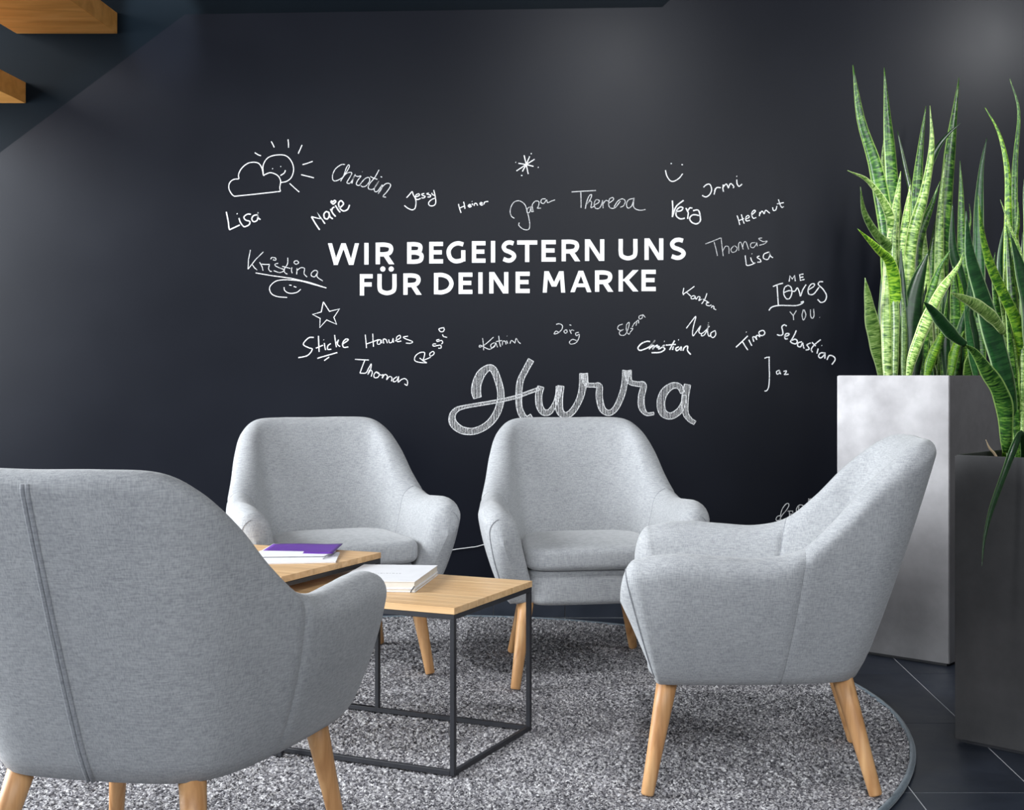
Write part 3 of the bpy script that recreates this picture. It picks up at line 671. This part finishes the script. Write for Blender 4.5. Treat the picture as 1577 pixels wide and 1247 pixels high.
script('chalk_drawing', 'chalk drawing of a smiling sun with rays behind a cloud', *A, [
    [(298, 275), (290, 235), (272, 205), (240, 196), (200, 205), (165, 235), (148, 270), (150, 297)],
    [(150, 297), (115, 302), (92, 325), (90, 360), (108, 392), (122, 403)], ((122, 403), (250, 390), (402, 373)), [(402, 373), (398, 350), (403, 310), (385, 277), (345, 260), (315, 268), (298, 278)],
    [(298, 270), (297, 215), (325, 170), (375, 153), (430, 155), (465, 185), (482, 235), (470, 285), (440, 312), (402, 320)],
    [(432, 245), (425, 262), (402, 277)], ((352, 235), (356, 236)), ((402, 222), (406, 223)),
    ((246, 138), (266, 151), (284, 157)), ((346, 70), (356, 88), (364, 106)), ((448, 58), (451, 84), (451, 108)), ((533, 92), (522, 118), (510, 144)),
    ((536, 211), (565, 203), (598, 191)), ((528, 272), (565, 281), (605, 291)), ((458, 325), (485, 350), (516, 377))], 1.7)
script('chalk_name', None, *A, [[(73, 497), (80, 530), (87, 570), (92, 603), (110, 598), (155, 577)], [(150, 535), (158, 560), (170, 578)], [(137, 508), (141, 510)],
    [(222, 512), (200, 512), (180, 530), (192, 548), (215, 555), (212, 575), (185, 588), (172, 580)], [(268, 515), (240, 520), (228, 540), (240, 557), (262, 545), (265, 502), (266, 530), (280, 545)]], 2.2)
script('chalk_name', None, *A, [((590, 527), (615, 570), (640, 607)), ((590, 527), (645, 540), (625, 500), (672, 570)), [(698, 502), (680, 496), (666, 512), (670, 535), (688, 540), (698, 520), (696, 500)], [(694, 498), (704, 528), (720, 540)],
    ((705, 480), (722, 510), (737, 526)), [(712, 495), (718, 475), (730, 468)], ((735, 458), (755, 490), (765, 500)), [(723, 452), (710, 440), (712, 432), (722, 436), (730, 428), (738, 436), (723, 452)],
    [(757, 475), (772, 465), (785, 448), (770, 430), (755, 445), (762, 475), (785, 492), (810, 482), (822, 455)]], 2.4)
script('chalk_name', None, *K2, [[(248, 105), (200, 108), (130, 160), (95, 240), (105, 298), (150, 300), (215, 262), (262, 200), (300, 130), (288, 110), (262, 150), (235, 230), (195, 308)],
    [(205, 285), (250, 225), (300, 200), (330, 212), (300, 270), (270, 325), (310, 330), (350, 270), (372, 225), (355, 255), (330, 335)], [(365, 235), (400, 250), (440, 245), (400, 300), (385, 345), (420, 358), (450, 320), (500, 270), (540, 265), (545, 310), (500, 365), (460, 375), (440, 360)],
    [(660, 170), (610, 260), (545, 340), (530, 390), (560, 408), (600, 395), (660, 305), (610, 380), (605, 425), (640, 430), (700, 350)], [(555, 250), (590, 268), (640, 285)],
    [(700, 350), (690, 400), (650, 458), (690, 390), (740, 340), (785, 335), (800, 365), (760, 430), (710, 490), (745, 502)], ((455, 192), (460, 194)), ((680, 253), (698, 258))], 1.6, 'chalk_soft')
script('chalk_name', None, *K2, [[(995, 508), (1030, 470), (1062, 435), (1075, 470), (1105, 530), (1108, 590), (1095, 640), (1060, 655), (1010, 635), (968, 603)],
    [(1105, 500), (1150, 480), (1140, 460), (1110, 475), (1100, 510), (1125, 530), (1165, 518)], [(1210, 455), (1180, 465), (1190, 480), (1220, 490), (1205, 510), (1175, 508)], [(1265, 450), (1240, 462), (1285, 478), (1280, 498), (1250, 500)],
    [(1300, 450), (1310, 470), (1335, 480)], [(1325, 415), (1340, 480), (1350, 560), (1330, 600), (1280, 605), (1262, 570), (1300, 530), (1350, 510)]], 1.8)
script('chalk_name', None, *K4, [[(82, 122), (88, 150), (102, 192)], [(122, 105), (128, 130), (133, 160)], ((88, 155), (130, 138)), [(160, 140), (178, 132), (170, 125), (158, 138), (170, 147), (185, 140)], ((190, 118), (192, 132)), ((187, 102), (190, 104)),
    [(205, 138), (208, 120), (222, 118), (232, 135)], [(252, 125), (268, 116), (258, 110), (250, 122), (262, 132), (275, 126)], [(282, 125), (285, 110), (300, 104), (315, 103)]], 1.8)
script('chalk_name', None, *K4, [[(520, 235), (495, 215), (487, 170), (510, 115), (555, 97), (600, 125), (620, 180), (635, 240), (640, 290), (630, 322), (590, 320), (555, 290), (558, 268)],
    [(640, 145), (622, 160), (620, 190), (640, 185), (650, 140), (652, 180), (672, 180)], [(665, 175), (660, 135), (665, 120), (685, 100), (712, 105), (708, 140), (700, 155), (728, 155)], [(765, 82), (735, 85), (728, 110), (750, 118), (772, 90), (780, 112), (810, 100), (838, 90)]], 1.5, 'chalk_soft')
script('chalk_name', None, *K4, [((968, 28), (1060, 22), (1158, 17)), ((1040, 28), (1042, 90), (1042, 152)), [(1075, 160), (1085, 110), (1105, 60), (1125, 50), (1115, 85), (1085, 125), (1110, 100), (1125, 110), (1120, 150), (1145, 140)],
    [(1145, 130), (1175, 115), (1185, 95), (1160, 90), (1145, 120), (1155, 155), (1185, 155), (1205, 120), (1210, 95), (1215, 155)], [(1213, 125), (1235, 95), (1255, 100)], [(1255, 120), (1295, 90), (1290, 72), (1265, 85), (1258, 130), (1275, 155), (1310, 150), (1350, 100)],
    [(1300, 145), (1330, 100), (1365, 82), (1388, 100), (1375, 135), (1350, 148)], [(1455, 78), (1415, 90), (1398, 125), (1410, 155), (1440, 135), (1458, 75), (1452, 135), (1470, 162), (1510, 172), (1548, 165)]], 1.6, 'chalk_soft')
script('chalk_drawing', 'chalk asterisk drawn above the names with five dots', *B_, [((440, 72), (452, 125), (464, 180)), ((472, 78), (452, 125), (430, 165)), ((407, 118), (452, 125), (494, 136)), ((500, 95), (452, 125), (396, 162)),
    ((478, 62), (484, 63)), ((390, 112), (393, 113)), ((519, 141), (524, 142)), ((422, 188), (430, 189))], 1.9)
script('chalk_drawing', 'chalk smiling mouth with two dot eyes', *B_, [[(1257, 158), (1265, 190), (1283, 217), (1305, 222), (1335, 205), (1357, 178)], ((1287, 119), (1294, 120)), ((1350, 125), (1358, 127))], 1.9)
script('chalk_name', None, *C_, [[(352, 232), (375, 212), (400, 212), (412, 250), (398, 285), (370, 303), (342, 292)], [(430, 285), (435, 265), (440, 240)], [(432, 262), (450, 235), (480, 235)], [(500, 265), (495, 240), (498, 212)], [(498, 230), (520, 208), (538, 240)], [(536, 235), (552, 205), (575, 225), (572, 238)],
    [(598, 175), (600, 205), (615, 225), (637, 208)], ((596, 150), (600, 152))], 2.0)
script('chalk_name', None, *C_, [((122, 330), (126, 390), (122, 452)), [(205, 328), (150, 375), (122, 450)], [(150, 410), (185, 405), (200, 385), (180, 378), (155, 400), (150, 440), (180, 465), (215, 460)], ((222, 385), (240, 420), (235, 465)), [(237, 405), (250, 385), (270, 385)],
    [(275, 405), (310, 400), (325, 430), (328, 480), (300, 502), (265, 490), (250, 460), (275, 435), (320, 440)]], 2.4)
script('chalk_name', None, *C_, [((600, 440), (612, 475), (620, 510)), ((632, 432), (640, 465), (652, 500)), ((610, 480), (650, 462)), [(665, 468), (690, 452), (680, 440), (665, 455), (668, 480), (695, 476)], [(705, 440), (735, 410), (725, 402), (708, 425), (718, 460), (742, 455)],
    [(765, 445), (768, 415)], [(768, 430), (785, 408), (800, 430)], [(800, 428), (812, 402), (835, 418), (842, 425)], [(862, 380), (868, 402), (885, 400), (895, 370)], [(905, 322), (918, 360), (930, 380), (945, 375)], ((895, 355), (945, 345))], 1.8)
script('chalk_name', None, *C_, [((366, 650), (420, 630), (480, 605)), ((430, 635), (445, 690), (455, 738)), ((482, 605), (490, 680), (498, 740)), [(495, 700), (515, 668), (538, 675), (540, 722)], [(575, 665), (555, 690), (565, 712), (590, 705), (600, 680), (580, 662)],
    [(612, 700), (612, 650), (628, 640), (645, 690)], [(640, 680), (648, 645), (665, 635), (685, 690)], [(735, 640), (705, 645), (700, 670), (720, 678), (740, 655), (745, 640), (750, 668)], [(785, 605), (760, 612), (790, 632), (822, 630), (800, 650), (765, 660)]], 1.3, 'chalk_soft')
script('chalk_name', None, *C_, [[(660, 735), (665, 780), (672, 808), (700, 805), (735, 790)], [(700, 750), (708, 775), (722, 792)], ((708, 722), (711, 724)), [(765, 738), (748, 750), (770, 765), (775, 782), (750, 785)], [(835, 710), (800, 725), (795, 755), (825, 765), (842, 735), (838, 710), (848, 740), (865, 752)]], 1.7)
script('chalk_writing', 'chalk lettering drawn in mixed capitals and script over an underline with a hook', *C_, [((985, 928), (990, 885), (1008, 910), (1025, 882), (1030, 925)), ((1090, 872), (1062, 878), (1068, 920), (1098, 912)), ((1066, 898), (1090, 894)),
    ((865, 965), (900, 950), (940, 940)), ((895, 955), (900, 1030), (905, 1105)), [(835, 1142), (855, 1118), (905, 1105), (980, 1105), (1040, 1105), (1080, 1090), (1090, 1075), (1070, 1082)],
    [(975, 955), (950, 975), (945, 1020), (965, 1055), (990, 1050), (1005, 1010), (998, 970), (975, 955)], [(945, 1010), (985, 995), (1025, 1000), (1045, 975), (1060, 1005), (1068, 1035), (1085, 990), (1110, 950)],
    [(1125, 990), (1165, 965), (1170, 945), (1145, 950), (1125, 985), (1130, 1020), (1165, 1020), (1205, 970)], [(1235, 930), (1210, 930), (1200, 950), (1235, 985), (1260, 1030), (1250, 1070), (1220, 1082), (1195, 1060)]], 2.0)
script('chalk_writing', None, *C_, [((990, 1150), (1015, 1180), (1018, 1212)), ((1038, 1142), (1015, 1180)), [(1090, 1135), (1080, 1175), (1090, 1212), (1108, 1175), (1095, 1135)], [(1142, 1135), (1143, 1180), (1155, 1200), (1168, 1180), (1165, 1130)], ((1208, 1192), (1212, 1193))], 1.7, 'chalk_soft')
script('chalk_name', None, *K1, [((400, 130), (375, 260), (368, 390)), ((575, 155), (470, 260), (368, 390)), ((420, 320), (455, 370), (492, 402)), ((525, 295), (560, 360), (570, 410)), [(545, 320), (600, 325), (660, 325)], [(660, 325), (645, 380), (665, 415), (690, 420)],
    [(775, 310), (735, 320), (740, 345), (800, 375), (860, 400), (800, 435), (715, 410)], [(905, 235), (900, 320), (855, 395), (870, 440), (900, 455)], ((830, 350), (940, 380)), [(960, 365), (955, 410), (965, 445)], ((1030, 375), (1025, 460)), [(1025, 410), (1080, 370), (1130, 380), (1125, 450), (1165, 495)],
    [(1310, 420), (1270, 405), (1225, 440), (1225, 480), (1270, 490), (1310, 430), (1300, 490), (1375, 548)], [(675, 255), (690, 232), (740, 240), (740, 268), (705, 262)], [(1040, 275), (1000, 280), (990, 305), (1020, 322), (1052, 300), (1030, 275)]], 1.5, 'chalk_soft')
script('chalk_drawing', 'chalk underline and curl ending in a small smiling face', *K1, [((470, 440), (700, 478), (950, 512), (1200, 568), (1425, 642)), [(1425, 642), (1250, 595), (1080, 550), (900, 532), (760, 545), (680, 600), (658, 660), (690, 725), (770, 760), (895, 770)],
    [(855, 632), (860, 670), (900, 705), (960, 715), (1030, 700), (1080, 660)], ((925, 603), (955, 607)), ((985, 622), (1020, 632))], 1.5)
script('chalk_drawing', 'chalk outline of a five-pointed star', *K3, [((303, 30), (362, 122), (460, 98), (405, 180), (432, 248), (335, 205), (268, 280), (272, 190), (198, 152), (282, 128), (303, 30))], 1.8)
script('chalk_name', None, *K3, [[(210, 375), (160, 380), (108, 440), (160, 475), (195, 490), (150, 550), (60, 572)], ((255, 360), (258, 435), (262, 515)), ((230, 480), (300, 450)), ((312, 430), (318, 470), (325, 498)), ((305, 398), (308, 400)), [(375, 435), (348, 455), (345, 490), (380, 490)],
    ((412, 352), (420, 410), (430, 470)), [(430, 430), (450, 400), (440, 440), (465, 465)], [(490, 440), (545, 400), (520, 392), (490, 430), (500, 470), (545, 468)], ((245, 578), (340, 550), (438, 522)), ((312, 600), (360, 565))], 1.9)
script('chalk_name', None, *K3, [((710, 348), (716, 410), (722, 478)), ((783, 338), (785, 400), (790, 465)), ((718, 440), (790, 415), (840, 395)), [(855, 395), (830, 410), (830, 440), (855, 435), (862, 400), (872, 432)], [(890, 435), (885, 395), (910, 395), (925, 430)], [(938, 395), (945, 425), (970, 420), (980, 385), (985, 425)],
    [(1000, 410), (1050, 380), (1045, 355), (1015, 375), (1020, 415), (1060, 410)], [(1125, 362), (1080, 372), (1105, 390), (1168, 415), (1150, 432), (1105, 430)]], 1.6)
script('chalk_name', None, *K3, [((610, 588), (680, 592), (745, 595)), ((705, 598), (680, 660), (658, 722)), [(660, 722), (715, 720), (740, 680), (768, 632), (760, 690), (735, 735), (755, 690), (778, 710), (768, 755)], [(815, 710), (795, 735), (800, 765), (835, 760), (845, 725), (815, 710), (860, 740), (885, 735)],
    [(885, 735), (875, 770), (900, 735), (925, 750), (918, 785), (945, 755), (968, 765), (965, 800)], [(1020, 755), (985, 780), (985, 805), (1015, 795), (1035, 755), (1030, 810), (1060, 785), (1095, 775), (1120, 800), (1115, 840), (1090, 825)]], 1.6)
script('chalk_name', None, *K3, [((1238, 575), (1270, 600), (1308, 622)), [(1308, 622), (1240, 618), (1192, 600), (1195, 560), (1235, 525), (1285, 522), (1280, 570), (1270, 595)], ((1275, 598), (1345, 568)), [(1365, 510), (1338, 530), (1340, 555), (1365, 548), (1380, 525), (1365, 508)],
    [(1398, 438), (1370, 440), (1375, 460), (1440, 450), (1445, 478), (1420, 480)], [(1430, 395), (1405, 400), (1410, 415), (1450, 405), (1462, 425), (1450, 440)], [(1460, 345), (1470, 365), (1505, 375)], [(1478, 280), (1445, 285), (1425, 295), (1440, 318), (1465, 318), (1478, 300), (1472, 280)]], 1.6)
script('chalk_name', None, *K5, [((55, 210), (60, 250), (62, 288)), [(125, 203), (90, 235), (60, 258), (35, 268), (40, 255), (80, 275), (105, 280), (135, 255)], [(130, 238), (108, 252), (112, 272), (132, 262), (138, 240), (150, 268)], ((158, 195), (162, 235), (170, 265)), ((140, 232), (180, 225)), [(180, 255), (185, 230), (200, 232), (205, 250)], ((208, 225), (215, 245)), ((210, 196), (212, 197)),
    [(230, 245), (238, 225), (255, 235), (262, 240), (270, 212), (285, 235), (298, 245)]], 1.5, 'chalk_soft')
script('chalk_name', None, *K5, [[(525, 122), (545, 118), (565, 130), (560, 155), (535, 178), (512, 182), (525, 165), (545, 175)], [(590, 155), (575, 165), (582, 178), (595, 172), (592, 155)], ((610, 125), (622, 128)), ((610, 155), (622, 182)), [(614, 170), (625, 158), (640, 162)], [(670, 172), (650, 178), (655, 195), (672, 185), (668, 215), (650, 240), (620, 248), (610, 235), (630, 218), (655, 225)]], 1.5, 'chalk_soft')
script('chalk_name', None, *K5, [[(950, 120), (925, 130), (918, 150), (935, 160), (955, 155), (930, 170), (935, 190), (965, 188), (985, 150), (992, 110), (975, 125), (975, 165), (990, 185), (1000, 170), (1015, 150), (1000, 148)], [(1010, 140), (1025, 115), (1040, 105), (1035, 130)], [(1030, 110), (1050, 95), (1052, 115)],
    [(1075, 62), (1055, 70), (1058, 88), (1075, 80), (1078, 60), (1095, 78)]], 1.4, 'chalk_soft')
script('chalk_name', None, *E_, [((120, 225), (112, 265), (118, 282)), [(205, 212), (160, 245), (115, 275)], ((140, 258), (175, 290)), [(205, 285), (180, 295), (182, 312), (205, 308), (210, 290), (218, 315), (235, 295), (250, 300), (240, 325), (262, 315)], [(305, 268), (290, 310), (272, 340), (262, 352)], ((272, 315), (310, 335)), [(295, 350), (320, 342), (305, 340), (300, 360), (325, 368), (340, 360)],
    [(340, 385), (350, 368), (362, 378), (360, 390), (378, 400)]], 1.6)
script('chalk_name', None, *E_, [[(140, 548), (180, 495), (216, 453), (200, 520), (190, 575), (195, 608), (225, 570), (255, 528), (240, 575), (262, 590), (300, 560), (325, 530)], [(262, 590), (262, 608), (285, 600), (310, 550), (318, 500), (310, 570), (320, 610), (340, 600)], [(365, 568), (338, 585), (335, 610), (355, 622), (375, 600), (372, 570), (360, 568)]], 1.7)
script('chalk_name', None, *K5, [[(1125, 232), (1105, 230), (1070, 245), (1048, 272), (1060, 288), (1090, 280), (1120, 265), (1145, 240), (1155, 225), (1130, 262), (1120, 282)], [(1122, 275), (1145, 258), (1150, 262), (1142, 280), (1155, 265), (1172, 255), (1170, 270), (1182, 262)], [(1185, 260), (1180, 280), (1210, 262), (1215, 255), (1205, 265), (1220, 280), (1190, 300), (1135, 303)],
    [(1282, 225), (1262, 262), (1250, 285)], ((1225, 255), (1290, 250)), ((1275, 262), (1268, 285)), [(1310, 265), (1290, 275), (1295, 290), (1312, 280), (1325, 265), (1322, 290)], [(1335, 290), (1345, 268), (1365, 262), (1365, 290), (1385, 315)], ((1305, 220), (1309, 221)), ((1215, 230), (1218, 231))], 2.3)
script('chalk_name', None, *E_, [((537, 700), (585, 655), (632, 608)), ((590, 655), (610, 690), (632, 722)), ((640, 640), (652, 665), (664, 688)), ((618, 577), (622, 579)), [(680, 655), (672, 620), (690, 618), (705, 640)], [(702, 635), (700, 610), (715, 605), (730, 618)], [(745, 565), (722, 578), (728, 602), (752, 605), (768, 588), (760, 568), (745, 565)]], 2.1)
script('chalk_name', None, *E_, [[(943, 530), (925, 520), (905, 535), (910, 565), (912, 595), (890, 605), (865, 598)], [(925, 615), (955, 605), (962, 592), (940, 590), (928, 610), (932, 632), (952, 632)], [(1020, 565), (1000, 610), (975, 650)], [(985, 645), (1010, 635), (1028, 650), (1015, 672), (985, 665), (970, 650)],
    [(1065, 655), (1035, 665), (1032, 690), (1055, 695), (1070, 665), (1078, 700), (1085, 710)], [(1135, 665), (1105, 680), (1115, 695), (1122, 715), (1095, 722)], [(1215, 638), (1165, 680), (1140, 715), (1150, 740)], ((1145, 660), (1175, 690)), ((1195, 710), (1185, 750)), ((1222, 685), (1226, 687)),
    [(1250, 745), (1215, 745), (1198, 770), (1215, 785), (1240, 765), (1250, 745), (1248, 790)], [(1265, 800), (1285, 765), (1320, 775), (1330, 800), (1305, 838)]], 2.2)
script('chalk_name', None, *E_, [((765, 788), (785, 780), (808, 778)), [(803, 778), (803, 850), (805, 930), (800, 1010), (785, 1045), (765, 1050)], [(885, 882), (862, 895), (868, 915), (885, 905), (885, 885), (895, 915)], [(918, 893), (940, 888), (935, 905), (925, 918), (958, 915)]], 1.9)
script('chalk_name', None, 1160, 740, .10146, [[(410, 530), (370, 540), (345, 580), (360, 605), (400, 590), (440, 520), (500, 450), (540, 380), (530, 345), (490, 360), (440, 430), (415, 520), (420, 590), (460, 640), (520, 610)], ((520, 460), (600, 460), (600, 490)), ((545, 465), (550, 520), (545, 570)), ((550, 510), (590, 505)), ((520, 575), (600, 570), (605, 545)),
    [(780, 400), (740, 370), (690, 375), (655, 430), (665, 480), (720, 490), (780, 440), (780, 400)], ((695, 390), (685, 430), (700, 470)), ((840, 270), (850, 320), (835, 300), (880, 270))], 1.4, 'chalk_soft')
# hatched word: thick strokes with outline and vertical hatching, clipped to the stroke
H_ = (680, 470, .26633)
hstrokes = [
    ([(208, 535), (200, 500), (205, 450), (230, 395), (270, 362), (300, 372), (325, 430), (342, 500), (338, 570), (310, 640), (260, 695), (190, 727), (120, 722), (70, 685), (62, 640), (85, 605), (130, 588), (220, 572), (330, 553), (430, 530), (500, 505), (565, 482)],
     [44, 52, 50, 46, 34, 36, 36, 36, 38, 38, 36, 36, 40, 42, 34, 26, 18, 17, 17, 17, 17, 17]),
    ([(518, 316), (485, 375), (455, 440), (447, 520), (450, 590), (470, 640), (495, 655), (522, 640)], [34, 32, 34, 34, 32, 34, 28, 26]),
    ([(575, 470), (562, 520), (566, 580), (590, 618), (625, 615), (655, 570), (672, 520), (680, 470)], [36, 36, 36, 34, 30, 24, 26, 34]),
    ([(690, 466), (680, 540), (684, 610), (715, 636), (755, 615), (795, 550), (815, 480), (822, 395)], [36, 40, 40, 34, 34, 34, 38, 46]),
    ([(825, 395), (838, 455), (880, 462), (912, 468), (912, 530), (930, 600), (970, 622), (1010, 590), (1045, 510), (1060, 440), (1070, 378)], [40, 26, 22, 32, 36, 34, 30, 30, 32, 32, 46]),
    ([(1075, 378), (1088, 440), (1130, 455), (1168, 462), (1155, 530), (1158, 590), (1185, 628), (1228, 625)], [44, 28, 26, 32, 34, 34, 18, 14]),
    ([(1395, 505), (1375, 470), (1335, 465), (1290, 500), (1268, 560), (1280, 620), (1325, 640), (1375, 610), (1400, 560), (1405, 520)], [26, 30, 34, 42, 44, 42, 36, 34, 26, 22]),
    ([(1422, 458), (1408, 540), (1410, 620), (1435, 660), (1465, 680)], [36, 38, 32, 26, 22]),
]
ink = Ink()
for pts, ws in hstrokes:
    P_ = crom([(H_[0]+x*H_[2], H_[1]+y*H_[2], w*H_[2]) for (x, y), w in zip(pts, ws)], np.linspace(0, len(pts)-1, (len(pts)-1)*6+1))
    c = P_[:, :2]; t = np.gradient(c, axis=0); t /= np.linalg.norm(t, axis=1, keepdims=True); nr = np.stack([-t[:, 1], t[:, 0]], 1)
    lft = c+nr*P_[:, 2:]/2; rgt = c-nr*P_[:, 2:]/2
    ink.ribbon(lft, 1.35); ink.ribbon(rgt, 1.35); ink.ribbon([lft[0], rgt[0]], 1.0); ink.ribbon([lft[-1], rgt[-1]], 1.0)
    xs = np.arange(min(lft[:, 0].min(), rgt[:, 0].min())+1, max(lft[:, 0].max(), rgt[:, 0].max()), 2.25)
    for x in xs:
        iv = []
        for i in range(len(c)-1):
            q = [lft[i], lft[i+1], rgt[i+1], rgt[i]]; ys = []
            for a in range(4):
                p0, p1 = q[a], q[(a+1) % 4]
                if (p0[0]-x)*(p1[0]-x) <= 0 and abs(p0[0]-p1[0]) > 1e-6: ys.append(p0[1]+(p1[1]-p0[1])*(x-p0[0])/(p1[0]-p0[0]))
            if len(ys) >= 2: iv.append((min(ys), max(ys)))
        iv.sort(); out = []
        for a, b in iv:
            if out and a <= out[-1][1]+.4: out[-1][1] = max(out[-1][1], b)
            else: out.append([a, b])
        for a, b in out:
            if b-a > 1.2: ink.ribbon([(x-.3+rng.uniform(-.3, .3), a+.5), (x+.3+rng.uniform(-.3, .3), b-.5)], .85)
ink.build('chalk_word', M['chalk_soft'], 'large cursive chalk word drawn with hatched double outlines')
# ------------------------------------------------------------------ printed slogan
SW = 6.5
def letter(ch, x0, x1, yt, yb):
    k = Ink(); h = SW/2; X = lambda u: x0+h+(x1-x0-SW)*u; Y_ = lambda v: yt+h+(yb-yt-SW)*v; W_ = x1-x0; H = yb-yt
    def bar(*p, cap=h): k.ribbon([(X(a), Y_(b)) for a, b in p], SW, cap)
    def dg(ax, bx, a=yt, b=yb, w=1.0):      # diagonal with level ends; ax, bx = left edge x at the top / bottom
        hw = SW*w*math.hypot(bx-ax, b-a)/abs(b-a); k.poly([(ax, a), (ax+hw, a), (bx+hw, b), (bx, b)])
    def arc(pts, w=SW): k.ribbon(smooth([(X(a), Y_(b)) for a, b in pts], 8), w)
    if ch in 'IEFRBDKNUM': pass
    if ch == 'I': bar((.5, 0), (.5, 1))
    if ch in 'EF':
        bar((0, 0), (0, 1)); bar((0, 0), (1, 0)); bar((0, .48), (.88, .48))
        if ch == 'E': bar((0, 1), (1, 1))
    if ch == 'T': bar((0, 0), (1, 0)); bar((.5, 0), (.5, 1))
    if ch == 'N': bar((0, 0), (0, 1)); bar((1, 0), (1, 1)); dg(x0, x1-SW*1.25)
    if ch == 'U': arc([(0, -.11), (0, .25), (0, .62), (.09, .88), (.5, 1), (.91, .88), (1, .62), (1, .25), (1, -.11)])
    if ch == 'D': bar((0, 0), (0, 1)); arc([(0, 0), (.42, .0), (.82, .16), (1, .5), (.82, .84), (.42, 1.0), (0, 1)])
    if ch == 'B': bar((0, 0), (0, 1)); arc([(0, 0), (.5, .0), (.86, .07), (.92, .24), (.8, .42), (.45, .47), (0, .47)]); arc([(0, .47), (.55, .48), (.95, .58), (1.02, .74), (.9, .93), (.5, 1), (0, 1)])
    if ch == 'R': bar((0, 0), (0, 1)); arc([(0, 0), (.5, .0), (.86, .08), (.94, .28), (.8, .48), (.45, .55), (0, .55)]); dg(X(.28), x1-SW*1.2, Y_(.5), yb, 1.05)
    if ch == 'K': bar((0, 0), (0, 1)); dg(x1-SW*1.3, X(.0)+h*.6, yt, Y_(.52), 1.0); dg(X(.13), x1-SW*1.25, Y_(.40), yb, 1.0)
    if ch == 'A': c = (x0+x1)/2; dg(c-SW*.6, x0, w=.95); dg(c-SW*.5, x1-SW*1.1, w=.95); k.ribbon([(x0+W_*.22, yt+H*.68), (x1-W_*.22, yt+H*.68)], SW*.85)
    if ch == 'W': c = (x0+x1)/2; q = W_*.25; dg(x0, x0+q-SW*.45, w=.92); dg(c-SW*.55, x0+q-SW*.55, w=.92); dg(c-SW*.5, x1-q-SW*.6, w=.92); dg(x1-SW*1.05, x1-q-SW*.5, w=.92)
    if ch == 'M': c = (x0+x1)/2; dg(x0+W_*.07, x0, w=.95); dg(x1-W_*.07-SW, x1-SW, w=.95); dg(x0+W_*.07, c-SW*.55, b=yt+H*.72, w=.95); dg(x1-W_*.07-SW*1.1, c-SW*.5, b=yt+H*.72, w=.95)
    if ch == 'S': arc([(.93, .04), (.6, -.02), (.25, .03), (.03, .22), (.18, .42), (.55, .52), (.88, .64), (.98, .80), (.75, .98), (.4, 1.02), (.0, .93)])
    if ch == 'G': arc([(1.0, .05), (.65, -.02), (.3, .07), (.05, .3), (.0, .55), (.12, .84), (.4, 1.0), (.7, 1.0), (.97, .93)]); bar((1, .5), (1, .9)); 
    if ch == 'Ü':
        arc([(0, -.11), (0, .25), (0, .62), (.09, .88), (.5, 1), (.91, .88), (1, .62), (1, .25), (1, -.11)])
        for cx in (.28, .72):
            ctr = (x0+W_*cx, yt-7.4); k.poly([(ctr[0]+4*math.cos(a*math.pi/8), ctr[1]+4*math.sin(a*math.pi/8)) for a in range(16)])
    return k.build('letter', M['white_vinyl'])
QX, QY, QS = 480, 340, .38681
rows = [([('W', 65, 190), ('I', 208, 228), ('R', 255, 328), ('B', 380, 445), ('E', 468, 523), ('G', 537, 612), ('E', 638, 692), ('I', 712, 732), ('S', 755, 815), ('T', 818, 898), ('E', 915, 972), ('R', 995, 1068), ('N', 1088, 1165), ('U', 1222, 1297), ('N', 1325, 1400), ('S', 1425, 1490)], 91.5, 177.5, -.0160),
        ([('F', 192, 243), ('Ü', 262, 338), ('R', 365, 437), ('D', 487, 565), ('E', 585, 640), ('I', 662, 682), ('N', 707, 783), ('E', 812, 868), ('M', 920, 1010), ('A', 1030, 1115), ('R', 1128, 1200), ('K', 1222, 1300), ('E', 1313, 1370)], 215.5, 300.5, -.0155)]
for row, yt, yb, sl_ in rows:
    for ch, a, b in row:
        dy = sl_*(a+b)/2
        letter(ch, QX+a*QS, QX+b*QS, QY+(yt+dy)*QS, QY+(yb+dy)*QS)
